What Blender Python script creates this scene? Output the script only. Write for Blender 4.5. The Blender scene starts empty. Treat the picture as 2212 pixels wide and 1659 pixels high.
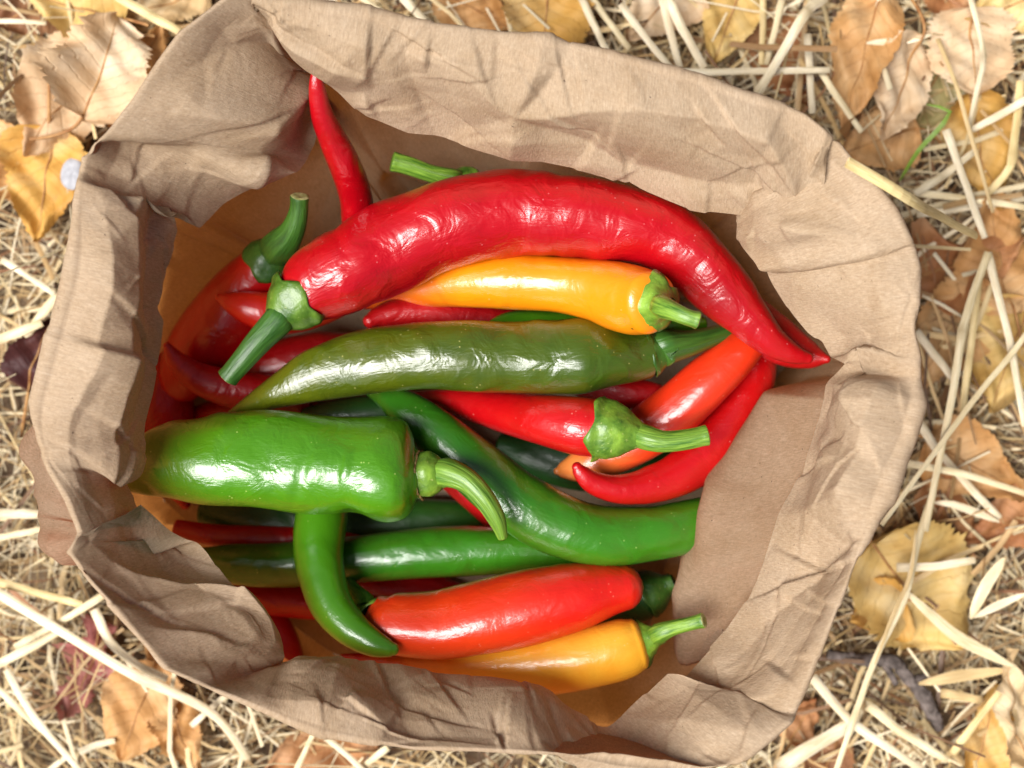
import bpy, math, random
import numpy as np
from mathutils import Vector, geometry
from mathutils.bvhtree import BVHTree

# ------------------------------------------------------------------ camera
CAM_Z = 0.52            # metres above the ground
LENS = 50.0
SC = bpy.context.scene
cam_d = bpy.data.cameras.new('camera')
cam_d.lens = LENS
cam_d.sensor_width = 36.0
cam_d.clip_start = 0.01
cam_d.clip_end = 100
cam_d.dof.use_dof = True
cam_d.dof.focus_distance = 0.428
cam_d.dof.aperture_fstop = 8.0
cam = bpy.data.objects.new('camera', cam_d)
SC.collection.objects.link(cam)
cam.location = (0, 0, CAM_Z)
SC.camera = cam

# ------------------------------------------------------------------ sky, sun, exposure
SUN_EL, SUN_AZ = math.radians(61), math.radians(202)     # azimuth as a math angle in the x-y plane
w = bpy.data.worlds.new('World')
SC.world = w
w.use_nodes = True
nt = w.node_tree
sky = nt.nodes.new('ShaderNodeTexSky')
sky.sky_type = 'NISHITA'
sky.sun_disc = False
sky.sun_elevation = SUN_EL
sky.sun_rotation = math.pi / 2 - SUN_AZ
sky.air_density = 1.0
sky.dust_density = 6.0
sky.ozone_density = 1.0
bg = nt.nodes['Background']
bg.inputs['Strength'].default_value = 0.05
nt.links.new(sky.outputs['Color'], bg.inputs['Color'])
sun_d = bpy.data.lights.new('sun', 'SUN')
sun_d.energy = 5.0
sun_d.angle = math.radians(38)
sun_d.color = (1.0, 0.985, 0.97)
sun = bpy.data.objects.new('sun', sun_d)
SC.collection.objects.link(sun)
sun.rotation_euler = (math.pi / 2 - SUN_EL, 0, SUN_AZ + math.pi / 2)
sun.location = (0, 0, 3)
SC.view_settings.view_transform = 'Standard'
SC.view_settings.look = 'None'
SC.view_settings.exposure = 0.4
SC.view_settings.gamma = 1.0
SC.view_settings.use_curve_mapping = False
SC.cycles.max_bounces = 6
SC.cycles.diffuse_bounces = 3
SC.cycles.glossy_bounces = 2
SC.cycles.transmission_bounces = 3
SC.cycles.caustics_reflective = False
SC.cycles.caustics_refractive = False

# ------------------------------------------------------------------ helpers
COL = SC.collection
def kk(z):                                   # metres covered by one unit of the 2212-wide layout grid at height z (cm)
    return 0.72 * (CAM_Z - z * 0.01) / 2212.0
def P(u, v, z):                              # layout grid position at height z (cm) -> world metres
    k = kk(z)
    return np.array([(u - 1106.0) * k, (829.5 - v) * k, z * 0.01])
REG = {1: (0, 0), 2: (719, 0), 3: (1438, 0), 4: (0, 553), 5: (719, 553), 6: (1438, 553),
       7: (0, 1078.5), 8: (719, 1078.5), 9: (1438, 1078.5)}
def Q(r, x, y):
    a, b = REG[r]
    return a + .3501 * x, b + .3501 * y

def mesh_obj(name, verts, faces, mat, parent=None, uv=None, smooth=True, uvname='UVMap'):
    me = bpy.data.meshes.new(name)
    me.from_pydata([tuple(map(float, v)) for v in verts], [], [tuple(f) for f in faces])
    if uv is not None:
        lay = me.uv_layers.new(name=uvname)
        idx = np.zeros(len(me.loops), dtype=np.int32)
        me.loops.foreach_get('vertex_index', idx)
        lay.data.foreach_set('uv', np.asarray(uv, dtype=np.float32)[idx].ravel())
    if smooth:
        me.polygons.foreach_set('use_smooth', np.ones(len(me.polygons), dtype=bool))
    if mat is not None:
        me.materials.append(mat)
    me.update()
    o = bpy.data.objects.new(name, me)
    COL.objects.link(o)
    if parent is not None:
        o.parent = parent
        o.matrix_parent_inverse = parent.matrix_world.inverted()
    return o

def empty(name, loc):
    o = bpy.data.objects.new(name, None)
    o.empty_display_size = 0.01
    COL.objects.link(o)
    o.location = loc
    o.matrix_world.translation = Vector(loc)
    return o

def tag(o, label, cat, group=None, kind=None):
    if label: o['label'] = label
    if cat: o['category'] = cat
    if group: o['group'] = group
    if kind: o['kind'] = kind
    return o

def grid_faces(nr, nc, wrap=True, off=0):
    f = []
    for i in range(nr - 1):
        for j in range(nc if wrap else nc - 1):
            a = off + i * nc + j
            b = off + i * nc + (j + 1) % nc
            f.append((a, b, b + nc, a + nc))
    return f

def catmull(pts, n):
    """resample control rows (any number of columns, first 3 = xyz) evenly by arc length"""
    p = np.asarray(pts, float)
    if len(p) == 2:
        t = np.linspace(0, 1, n)[:, None]
        return p[0] * (1 - t) + p[1] * t
    q = np.vstack([2 * p[0] - p[1], p, 2 * p[-1] - p[-2]])
    out = []
    for i in range(1, len(q) - 2):
        p0, p1, p2, p3 = q[i - 1], q[i], q[i + 1], q[i + 2]
        for t in np.linspace(0, 1, 24, endpoint=False):
            out.append(.5 * (2 * p1 + (p2 - p0) * t + (2 * p0 - 5 * p1 + 4 * p2 - p3) * t * t + (3 * p1 - p0 - 3 * p2 + p3) * t ** 3))
    out.append(q[-2])
    out = np.array(out)
    d = np.r_[0, np.cumsum(np.linalg.norm(np.diff(out[:, :3], axis=0), axis=1))]
    s = np.linspace(0, d[-1], n)
    return np.stack([np.interp(s, d, out[:, c]) for c in range(out.shape[1])], 1)

def frames(c):
    """parallel transport frames along polyline c"""
    t = np.gradient(c, axis=0)
    t /= np.linalg.norm(t, axis=1)[:, None] + 1e-12
    a = np.array([0, 0, 1.0])
    if abs(t[0] @ a) > .9: a = np.array([1.0, 0, 0])
    n = a - t[0] * (a @ t[0]); n /= np.linalg.norm(n)
    N = [n]
    for i in range(1, len(c)):
        n = N[-1] - t[i] * (N[-1] @ t[i])
        n /= np.linalg.norm(n) + 1e-12
        N.append(n)
    N = np.array(N)
    return t, N, np.cross(t, N)

# ------------------------------------------------------------------ node helpers
def new_mat(name):
    m = bpy.data.materials.new(name)
    m.use_nodes = True
    n = m.node_tree
    for x in list(n.nodes): n.nodes.remove(x)
    return m, n
def nd(n, t, **kw):
    x = n.nodes.new(t)
    for k, v in kw.items():
        if k.startswith('_'): setattr(x, k[1:], v)
        else: x.inputs[k.replace('__', ' ')].default_value = v
    return x
def rgb(c): return (c[0], c[1], c[2], 1)
def mixc(n, fac, a, b, mode='MIX'):
    x = n.nodes.new('ShaderNodeMix'); x.data_type = 'RGBA'; x.blend_type = mode
    for s, v in ((0, fac), (6, a), (7, b)):
        if isinstance(v, bpy.types.NodeSocket): n.links.new(v, x.inputs[s])
        elif s == 0: x.inputs[0].default_value = v
        else: x.inputs[s].default_value = rgb(v)
    return x.outputs[2]
def ramp(n, fac, stops):
    x = n.nodes.new('ShaderNodeValToRGB')
    e = x.color_ramp.elements
    while len(e) < len(stops): e.new(.5)
    for el, (p, c) in zip(e, stops):
        el.position = p
        el.color = rgb(c) if hasattr(c, '__len__') else (c, c, c, 1)
    n.links.new(fac, x.inputs['Fac'])
    return x.outputs['Color']
def noise(n, vec, scale, detail=3, rough=.55, dist=0):
    x = nd(n, 'ShaderNodeTexNoise', Scale=scale, Detail=detail, Roughness=rough, Distortion=dist)
    n.links.new(vec, x.inputs['Vector'])
    return x.outputs['Fac']
def mapping(n, vec, scale):
    x = nd(n, 'ShaderNodeMapping'); x.inputs['Scale'].default_value = scale
    n.links.new(vec, x.inputs['Vector']); return x.outputs[0]
def bump(n, h, strength, dist, normal=None):
    x = nd(n, 'ShaderNodeBump', Strength=strength, Distance=dist)
    n.links.new(h, x.inputs['Height'])
    if normal is not None: n.links.new(normal, x.inputs['Normal'])
    return x.outputs[0]
def finish(n, sh):
    o = n.nodes.new('ShaderNodeOutputMaterial')
    n.links.new(sh, o.inputs['Surface'])

def pepper_mat(name, c_base, c_tip, c_alt, alt=.4, speck=(.5, .6, .2), speck_amt=.5, rough=.3, seed=0.0, ramp_pos=(.35, .8), wr=.25, coat=.6):
    m, n = new_mat(name)
    uv = n.nodes.new('ShaderNodeUVMap')
    tc = n.nodes.new('ShaderNodeTexCoord')
    sep = n.nodes.new('ShaderNodeSeparateXYZ'); n.links.new(uv.outputs[0], sep.inputs[0])
    off = nd(n, 'ShaderNodeMapping'); off.inputs['Location'].default_value = (seed, seed * .7, seed * 1.3)
    n.links.new(tc.outputs['Object'], off.inputs['Vector'])
    ob = off.outputs[0]
    big = noise(n, ob, 45, 3)
    add = nd(n, 'ShaderNodeMath', _operation='MULTIPLY_ADD'); add.inputs[1].default_value = .35; 
    n.links.new(big, add.inputs[0]); n.links.new(sep.outputs['Y'], add.inputs[2])
    sub = nd(n, 'ShaderNodeMath', _operation='SUBTRACT'); sub.inputs[1].default_value = .175
    n.links.new(add.outputs[0], sub.inputs[0])
    col = ramp(n, sub.outputs[0], [(ramp_pos[0], c_base), (ramp_pos[1], c_tip)])
    blot = ramp(n, noise(n, ob, 70, 4, .6, .6), [(.45, 0), (.72, 1)])
    mul = nd(n, 'ShaderNodeMath', _operation='MULTIPLY'); mul.inputs[1].default_value = alt
    n.links.new(blot, mul.inputs[0])
    col = mixc(n, mul.outputs[0], col, c_alt)
    # tiny pale lenticels and scuffs
    vor = nd(n, 'ShaderNodeTexVoronoi', Scale=420.0, Randomness=1.0); n.links.new(ob, vor.inputs['Vector'])
    dots = ramp(n, vor.outputs['Distance'], [(.06, 1), (.14, 0)])
    gate = ramp(n, noise(n, ob, 160, 2), [(.52, 0), (.6, 1)])
    sc1 = mapping(n, uv.outputs[0], (9, 160, 1))
    scuff = ramp(n, noise(n, sc1, 6, 4, .7), [(.68, 0), (.8, .6)])
    dm = nd(n, 'ShaderNodeMath', _operation='MULTIPLY'); n.links.new(dots, dm.inputs[0]); n.links.new(gate, dm.inputs[1])
    mx = nd(n, 'ShaderNodeMath', _operation='MAXIMUM'); n.links.new(dm.outputs[0], mx.inputs[0]); n.links.new(scuff, mx.inputs[1])
    m2 = nd(n, 'ShaderNodeMath', _operation='MULTIPLY'); m2.inputs[1].default_value = speck_amt
    n.links.new(mx.outputs[0], m2.inputs[0])
    col = mixc(n, m2.outputs[0], col, speck)
    b = nd(n, 'ShaderNodeBsdfPrincipled', Roughness=rough)
    b.inputs['Specular IOR Level'].default_value = .4
    b.inputs['Coat Weight'].default_value = coat
    b.inputs['Coat IOR'].default_value = 1.62
    cr = ramp(n, noise(n, ob, 120, 3), [(.35, .10), (.7, .24)])
    n.links.new(cr, b.inputs['Coat Roughness'])
    n.links.new(col, b.inputs['Base Color'])
    h1 = noise(n, ob, 105, 3, .5, .8)
    h2 = noise(n, mapping(n, uv.outputs[0], (14, 7, 1)), 3, 4, .65)
    h3 = noise(n, ob, 1500, 2)
    nn = bump(n, h1, wr, .0034)
    nn = bump(n, h2, wr * .7, .0009, nn)
    nn = bump(n, h3, .12, .0002, nn)
    n.links.new(nn, b.inputs['Normal']); n.links.new(nn, b.inputs['Coat Normal'])
    finish(n, b.outputs[0])
    return m

def plain_mat(name, c1, c2, scale=60, rough=.5, spec=.4, coat=0, bmp=.3, bscale=300, bd=.0006, stretch=None, speck=None, trans=0, trans_col=None):
    m, n = new_mat(name)
    tc = n.nodes.new('ShaderNodeTexCoord')
    src = tc.outputs['Object']
    if stretch:
        uv = n.nodes.new('ShaderNodeUVMap')
        src = mapping(n, uv.outputs[0], stretch)
    f = noise(n, src, scale, 4, .6, .3)
    col = ramp(n, f, [(.35, c1), (.68, c2)])
    if speck:
        sp = ramp(n, noise(n, tc.outputs['Object'], 900, 2), [(.66, 0), (.72, 1)])
        sm = nd(n, 'ShaderNodeMath', _operation='MULTIPLY'); sm.inputs[1].default_value = .6
        n.links.new(sp, sm.inputs[0])
        col = mixc(n, sm.outputs[0], col, speck)
    b = nd(n, 'ShaderNodeBsdfPrincipled', Roughness=rough)
    b.inputs['Specular IOR Level'].default_value = spec
    b.inputs['Coat Weight'].default_value = coat
    b.inputs['Coat Roughness'].default_value = .2
    n.links.new(col, b.inputs['Base Color'])
    if bmp:
        nn = bump(n, noise(n, src if stretch else tc.outputs['Object'], bscale, 3), bmp, bd)
        n.links.new(nn, b.inputs['Normal'])
    finish(n, b.outputs[0])
    return m

M_CALYX = plain_mat('calyx_green', (.030, .10, .006), (.22, .38, .035), 110, .42, .5, .25, .5, 420, .0008, speck=(.35, .4, .12))
M_STEM = plain_mat('stem_green', (.04, .13, .008), (.22, .38, .040), 3, .42, .5, .25, .5, 7, .0007, stretch=(6, .8, 1))
M_STEM_DK = plain_mat('stem_dark_green', (.018, .07, .008), (.05, .15, .015), 3, .42, .5, .2, .5, 7, .0007, stretch=(6, .8, 1))
M_CALYX_DK = plain_mat('calyx_dark_green', (.02, .075, .008), (.06, .15, .018), 130, .42, .5, .2, .5, 420, .0008, speck=(.2, .22, .06))
M_CALYX_MID = plain_mat('calyx_mid_green', (.028, .085, .006), (.12, .22, .022), 110, .42, .5, .25, .5, 420, .0008, speck=(.32, .36, .12))
M_CUT = plain_mat('stem_cut', (.30, .32, .10), (.55, .55, .25), 500, .7, .3, 0, .6, 900, .0005)
M_BARK = plain_mat('corky_brown', (.16, .09, .03), (.42, .30, .12), 700, .8, .2, 0, .8, 900, .0006)

# ------------------------------------------------------------------ ground
m, n = new_mat('soil')
tc = n.nodes.new('ShaderNodeTexCoord')
f1 = noise(n, tc.outputs['Object'], 35, 6, .65)
c = ramp(n, f1, [(.3, (.06, .04, .025)), (.5, (.20, .13, .075)), (.72, (.42, .30, .18))])
b = nd(n, 'ShaderNodeBsdfPrincipled', Roughness=.95)
n.links.new(c, b.inputs['Base Color'])
n.links.new(bump(n, noise(n, tc.outputs['Object'], 180, 6, .7), .8, .004), b.inputs['Normal'])
finish(n, b.outputs[0])
rng = np.random.default_rng(5)
gn = 90
gx = np.sign(np.linspace(-1, 1, gn)) * np.abs(np.linspace(-1, 1, gn)) ** 2.2 * 4
X, Y = np.meshgrid(gx, gx)
Z = .004 * np.sin(X * 37 + 1) * np.cos(Y * 29) + .003 * np.sin(X * 71 + Y * 53)
Z *= np.exp(-(X ** 2 + Y ** 2) / .6)
go = mesh_obj('ground', np.stack([X.ravel(), Y.ravel(), Z.ravel() - .004], 1), grid_faces(gn, gn, False), m)
tag(go, 'dark brown soil under the straw', 'ground', kind='structure')

# ------------------------------------------------------------------ paper bag
def paper_mat(name, tl):
    m, n = new_mat(name)
    uv = n.nodes.new('ShaderNodeUVMap')
    v = uv.outputs[0]                                   # in centimetres along / across the sheet
    blot = noise(n, v, .55, 4, .6, .4)
    fib = noise(n, mapping(n, v, (26, 4.5, 1)), 1.0, 5, .7, .6)
    fib2 = noise(n, mapping(n, v, (11, 40, 1)), 1.0, 4, .7, .9)
    col = ramp(n, fib, [(.25, (.25, .165, .088)), (.5, (.44, .322, .202)), (.75, (.61, .49, .355))])
    col = mixc(n, .25, col, ramp(n, fib2, [(.3, (.26, .17, .09)), (.7, (.63, .50, .37))]))
    col = mixc(n, .22, col, ramp(n, blot, [(.35, (.34, .215, .108)), (.65, (.57, .445, .32))]))
    gr = noise(n, v, 11, 3, .75)
    col = mixc(n, .35, col, ramp(n, gr, [(.3, (.55, .52, .50)), (.7, (1.0, 1.0, 1.0))]), 'MULTIPLY')
    sp = noise(n, mapping(n, v, (6, 10, 1)), 1.0, 2, .5)
    spm = ramp(n, sp, [(.73, 0), (.755, .75)])
    col = mixc(n, spm, col, (.06, .035, .02))
    lf = noise(n, mapping(n, v, (5, 22, 1)), 1.3, 2, .5, 1.5)
    col = mixc(n, ramp(n, lf, [(.72, 0), (.78, .45)]), col, (.62, .5, .38))
    b = nd(n, 'ShaderNodeBsdfPrincipled', Roughness=.7)
    b.inputs['Specular IOR Level'].default_value = .18
    n.links.new(col, b.inputs['Base Color'])
    h = noise(n, v, 3.0, 4, .6)
    nn = bump(n, h, .3, .0010)
    nn = bump(n, fib, .5, .0005, nn)
    n.links.new(nn, b.inputs['Normal'])
    t = n.nodes.new('ShaderNodeBsdfTranslucent')
    n.links.new(mixc(n, 1.0, col, (1.6, .88, .34), 'MULTIPLY'), t.inputs['Color'])
    mx = nd(n, 'ShaderNodeMixShader'); mx.inputs[0].default_value = tl
    n.links.new(b.outputs[0], mx.inputs[1]); n.links.new(t.outputs[0], mx.inputs[2])
    finish(n, mx.outputs[0])
    return m
M_PAPER = paper_mat('kraft_paper', .14)
M_PAPER1 = paper_mat('kraft_paper_single_sheet', .55)

# stations clockwise: crest (u, v, z) | raw edge (u, v, z) | optional crease in between | optional bulge of the outer wall
ST = [
 ((545, -14, 12.3), (556, 24, 11.7)), ((640, 0, 12.2), (662, 138, 10.4)), ((719, 10, 12.2), (722, 182, 9.9)),
 ((824, 24, 12.1), (795, 250, 9.4)), ((936, 47, 12.1), (880, 291, 9.1)), ((1090, 65, 12.0), (1034, 311, 9.0)),
 ((1190, 80, 12.0), (1174, 331, 9.0)), ((1255, 94, 12.0), (1310, 374, 8.9)), ((1380, 125, 12.0), (1396, 417, 8.9)),
 ((1493, 157, 12.0), (1490, 457, 9.1)), ((1627, 203, 12.0), (1610, 474, 9.4)), ((1700, 224, 12.0), (1680, 481, 9.6)),
 ((1742, 241, 12.1), (1716, 479, 9.8)), ((1788, 276, 12.15), (1729, 466, 10.3)), ((1800, 286, 12.0), (1760, 500, 10.3)),
 ((1820, 304, 11.9), (1596, 455, 8.9)), ((1896, 392, 11.9), (1612, 520, 9.0)), ((1940, 455, 11.9), (1630, 560, 9.3)),
 ((1968, 508, 12.0), (1642, 583, 9.7)), ((1975, 525, 11.95), (1700, 584, 9.9)), ((1978, 532, 11.8), (1648, 556, 8.9)),
 ((1991, 578, 11.9), (1668, 600, 9.0)), ((1987, 650, 12.0), (1699, 655, 9.1)), ((1984, 710, 12.0), (1742, 722, 9.3)),
 ((1990, 770, 12.0), (1790, 769, 9.7)), ((1991, 792, 12.0), (1828, 786, 10.4), (1850, 740, 10.9)), ((1991, 815, 11.9), (1832, 776, 10.3), (1870, 800, 10.3)),
 ((1991, 868, 12.0), (1790, 836, 9.4), None, (1660, 855, 6.5)), ((1970, 945, 12.0), (1748, 949, 9.1), None, (1612, 950, 6.6)), ((1942, 1008, 12.1), (1716, 1020, 9.0), None, (1572, 1035, 6.7)),
 ((1900, 1112, 12.1), (1683, 1092, 9.0), None, (1530, 1128, 6.9)), ((1851, 1232, 12.1), (1634, 1225, 8.9), None, (1500, 1222, 6.7)), ((1823, 1302, 12.0), (1578, 1309, 8.9), None, (1480, 1300, 6.0)),
 ((1788, 1386, 12.0), (1512, 1414, 8.8), None, (1470, 1430, 5.2)), ((1745, 1490, 11.9), (1475, 1475, 8.6)), ((1722, 1540, 11.8), (1440, 1500, 8.5)),
 ((1714, 1563, 12.1), (1478, 1458, 9.2), (1590, 1490, 10.4)), ((1662, 1605, 12.1), (1440, 1453, 9.2)), ((1595, 1654, 12.1), (1378, 1502, 9.1)),
 ((1520, 1668, 12.0), (1310, 1556, 9.3)), ((1350, 1652, 12.0), (1235, 1530, 9.3)), ((1209, 1638, 12.0), (1164, 1494, 9.3)),
 ((1100, 1632, 12.0), (1050, 1477, 9.3)), ((1023, 1627, 12.0), (945, 1466, 9.2)), ((894, 1627, 12.0), (877, 1442, 9.2)),
 ((789, 1610, 12.0), (800, 1427, 9.2)), ((700, 1593, 12.0), (719, 1425, 9.3)), ((630, 1568, 12.0), (645, 1421, 9.5)),
 ((525, 1524, 11.9), (622, 1428, 9.6)), ((440, 1484, 11.8), (604, 1436, 8.6), (522, 1462, 10.1)),
 ((394, 1463, 12.1), (612, 1418, 9.1), (505, 1421, 10.7)), ((350, 1444, 12.1), (605, 1404, 8.9), (552, 1384, 9.8)), ((325, 1414, 12.0), (588, 1379, 8.8), (520, 1345, 9.7)), ((280, 1365, 12.0), (543, 1306, 8.7), (455, 1305, 9.7)),
 ((227, 1302, 12.0), (500, 1253, 8.7), (405, 1276, 9.6)), ((175, 1246, 12.0), (455, 1190, 8.8), (375, 1225, 9.6)), ((150, 1212, 12.0), (424, 1155, 9.0), (352, 1165, 9.8), (112, 1180, 9)),
 ((140, 1195, 12.0), (375, 1136, 9.4), None, (98, 1160, 9)), ((155, 1172, 12.1), (300, 1083, 10.1), None, (92, 1130, 9)), ((163, 1150, 11.9), (320, 1130, 9.3), None, (88, 1098, 9)), ((136, 1080, 11.8), (275, 1052, 9.2), None, (82, 1040, 9)),
 ((95, 1005, 11.9), (258, 1024, 9.3), None, (78, 985, 9)), ((76, 950, 12.0), (286, 1010, 9.6), None, (105, 935, 9)), ((70, 903, 12.0), (294, 966, 9.5)), ((72, 868, 12.0), (303, 912, 9.4)),
 ((91, 798, 12.0), (325, 850, 9.2)), ((115, 710, 12.0), (347, 763, 9.1)), ((140, 623, 12.0), (361, 694, 9.2)), ((150, 580, 12.0), (352, 665, 9.4)),
 ((156, 520, 12.0), (376, 600, 9.4)), ((157, 437, 12.0), (387, 492, 9.7)), ((163, 392, 12.0), (376, 443, 10.3)), ((167, 365, 11.8), (430, 495, 8.6)),
 ((171, 338, 11.9), (480, 440, 8.4)), ((180, 328, 11.9), (540, 400, 8.3)), ((196, 310, 12.2), (640, 374, 8.7), (420, 330, 10.5)), ((225, 286, 12.2), (665, 345, 8.2)),
 ((280, 217, 12.2), (690, 315, 7.8)), ((332, 136, 12.2), (705, 270, 7.8)), ((381, 66, 12.3), (715, 225, 8.0)), ((430, 26, 12.3), (700, 190, 8.4)), ((490, -20, 12.2), (680, 165, 8.8)), ((530, -30, 12.0), (640, 120, 9.2)),
]
WALL = [(640, 330), (800, 290), (1000, 290), (1300, 340), (1520, 440), (1680, 610), (1790, 780), (1660, 960), (1575, 1120), (1490, 1270), (1450, 1430),
        (1360, 1540), (1150, 1575), (900, 1560), (650, 1500), (500, 1380), (370, 1230), (215, 1100), (205, 980), (265, 850), (330, 700), (400, 530), (500, 400)]
WZ = 4.5
def ang(u, v): return math.atan2(-(v - 830), u - 1050)
wp = sorted((ang(u, v), u, v) for u, v in WALL)
wa = np.array([x[0] for x in wp]); wu = np.array([x[1] for x in wp]); wv = np.array([x[2] for x in wp])
wa3 = np.r_[wa - 2 * np.pi, wa, wa + 2 * np.pi]; wu3 = np.tile(wu, 3); wv3 = np.tile(wv, 3)
def wall_at(u, v):
    a = ang(u, v)
    return P(np.interp(a, wa3, wu3), np.interp(a, wa3, wv3), WZ)

NW, NC, NF = 40, 10, 72          # rows on wall, crest roll, flap
rows_all = []
for st in ST:
    cr, ed = st[0], st[1]
    mid = st[2] if len(st) > 2 else None
    bul = st[3] if len(st) > 3 else None
    C = P(*cr); E = P(*ed); W = wall_at(cr[0], cr[1])
    out = C - E; out[2] = 0; out /= np.linalg.norm(out)
    roll = .0015
    # wall from base up to just under the crest
    base = W.copy(); base[:2] *= np.interp(cr[1], [420, 720], [.72, .93]); base[2] = .011
    top = C - out * .0045 + np.array([0, 0, -.009])
    if not (bul and cr[0] < 300): top = C - out * .003 + np.array([0, 0, -.030])
    m9 = P(*bul) if bul else W * .42 + top * .58 - out * .001
    wallc = np.vstack([catmull([base, W, m9, top], NW)])
    # crest roll
    rc = []
    for a in np.linspace(-.35, 1.9, NC):
        rc.append(C + out * (roll * math.cos(a) - roll * 1.0) + np.array([0, 0, roll * math.sin(a) - roll]))
    rc = np.array(rc)
    # flap : leaves the crest nearly level, then falls to the raw edge
    s0 = rc[-1]
    if mid is not None: Mi = P(*mid)
    else:
        Mi = s0 * .5 + E * .5
        E[2] -= .006; E[:2] *= (CAM_Z - E[2]) / (CAM_Z - E[2] - .006)
        Mi[2] += .22 * (s0[2] - E[2])
    fl = []
    for t in np.linspace(0, 1, NF + 1)[1:]:
        # polyline with a softened crease
        if mid is not None:
            q = s0 + (Mi - s0) * (t / .5) if t < .5 else Mi + (E - Mi) * ((t - .5) / .5)
            z = np.interp(t, [0, .25, .5, 1], [s0[2], s0[2] * .45 + Mi[2] * .55 + .001, Mi[2], E[2]])
            q = np.array([q[0], q[1], z])
        else:
            q = (1 - t) ** 2 * s0 + 2 * t * (1 - t) * Mi + t * t * E
        fl.append(q)
    rows_all.append(np.vstack([wallc, rc, np.array(fl)]))
G = np.array(rows_all)                                   # station, row, xyz
ns, nr, _ = G.shape
# resample round the bag by crest+edge arc length
loop = np.vstack([G, G[:1]])
keyc = NW + NC // 2
dl = .5 * np.linalg.norm(np.diff(loop[:, keyc], axis=0), axis=1) + .5 * np.linalg.norm(np.diff(loop[:, -1], axis=0), axis=1)
cum = np.r_[0, np.cumsum(dl)]
per = cum[-1]
NS = int(per / .0007)
sv = np.linspace(0, per, NS, endpoint=False)
R_ = np.empty((NS, nr, 3))
for r in range(nr):
    for c3 in range(3):
        R_[:, r, c3] = np.interp(sv, cum, loop[:, r, c3])
def smooth_s(A, k):
    wts = np.exp(-np.linspace(-2, 2, 2 * k + 1) ** 2 / 1.2); wts /= wts.sum()
    o = np.zeros_like(A)
    for i, ww in enumerate(wts): o += ww * np.roll(A, i - k, axis=0)
    return o
S1 = smooth_s(R_, 5)
S0 = smooth_s(R_, 1)
wts = np.linspace(0, 1, nr)[None, :, None]
R_ = S1 * .25 + S0 * .75
# sheet coordinates in cm
tcum = np.zeros((NS, nr))
tcum[:, 1:] = np.cumsum(np.linalg.norm(np.diff(R_, axis=1), axis=2), axis=1) * 100
tcum -= tcum[:, keyc:keyc + 1]
UV = np.stack([np.repeat(sv[:, None] * 100, nr, 1), tcum], 2)
# crumple : piecewise-linear height fields over random triangulations, wrapped round
def crumple(spacing, amp, seed, jitter=.48):
    rg = np.random.default_rng(seed)
    L = per * 100
    pts, hs = [], []
    nx = int((L + 8) / spacing) + 2; ny = int(26 / spacing) + 2
    base = rg.normal(0, 1, (nx, ny)); jx = rg.uniform(-jitter, jitter, (nx, ny, 2))
    for i in range(nx):
        for j in range(ny):
            pts.append(((i + jx[i, j, 0]) * spacing - 4, (j + jx[i, j, 1]) * spacing - 15)); hs.append(base[i, j])
    vs, es, fs, *_r = geometry.delaunay_2d_cdt([Vector(p) for p in pts], [], [], 0, 1e-6)
    hmap = {}
    tree_v = [Vector((v.x, v.y, 0)) for v in vs]
    orig = _r[0]
    for i, o in enumerate(orig): tree_v[i].z = hs[o[0]] if o else 0
    bv = BVHTree.FromPolygons(tree_v, fs)
    H = np.zeros((NS, nr))
    dn = Vector((0, 0, -1))
    for i in range(NS):
        for j in range(nr):
            hit = bv.ray_cast(Vector((UV[i, j, 0], UV[i, j, 1], 50)), dn)
            H[i, j] = hit[0].z if hit[0] is not None else 0
    return H * amp
H = crumple(3.2, .0062, 11) - np.abs(crumple(2.9, .0018, 12))
rgf = np.random.default_rng(77)
for _ in range(300):                                     # single sharp folds: steep on one side, long and flat on the other
    s0_, t0_ = rgf.uniform(0, per * 100), rgf.uniform(-1.5, 6.0)
    a_ = rgf.choice([rgf.normal(1.57, .5), rgf.uniform(0, 3.14)])
    ln, w1, w2 = rgf.uniform(.7, 3.2), rgf.uniform(.5, 1.9), rgf.uniform(.05, .10)
    am = rgf.choice([-1, 1]) * rgf.uniform(.0005, .0024)
    dx, dy = UV[:, :, 0] - s0_, UV[:, :, 1] - t0_
    p_ = (dx * np.cos(a_) + dy * np.sin(a_)) / ln; d_ = -dx * np.sin(a_) + dy * np.cos(a_)
    tri = np.where(d_ > 0, np.clip(1 - d_ / w1, 0, 1), np.clip(1 + d_ / w2, 0, 1))
    H += am * tri * np.clip(1.3 * (1 - np.abs(p_)), 0, 1)
for _ in range(420):                                     # fine crinkles
    s0_, t0_ = rgf.uniform(0, per * 100), rgf.uniform(-.5, 6.0)
    if np.sin(s0_ * .45) + np.cos(t0_ * 1.3 + s0_ * .2) < -.4: continue
    a_ = rgf.uniform(0, 3.14)
    ln, w1, w2 = rgf.uniform(.2, .9), rgf.uniform(.15, .5), .06
    am = rgf.choice([-1, 1]) * rgf.uniform(.00012, .0005)
    i0 = np.searchsorted(sv * 100, s0_ - 1.3); i1 = np.searchsorted(sv * 100, s0_ + 1.3)
    dx, dy = UV[i0:i1, :, 0] - s0_, UV[i0:i1, :, 1] - t0_
    p_ = (dx * np.cos(a_) + dy * np.sin(a_)) / ln; d_ = -dx * np.sin(a_) + dy * np.cos(a_)
    tri = np.where(d_ > 0, np.clip(1 - d_ / w1, 0, 1), np.clip(1 + d_ / w2, 0, 1))
    H[i0:i1] += am * tri * np.clip(1.3 * (1 - np.abs(p_)), 0, 1)
keep = np.ones(NS)
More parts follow.
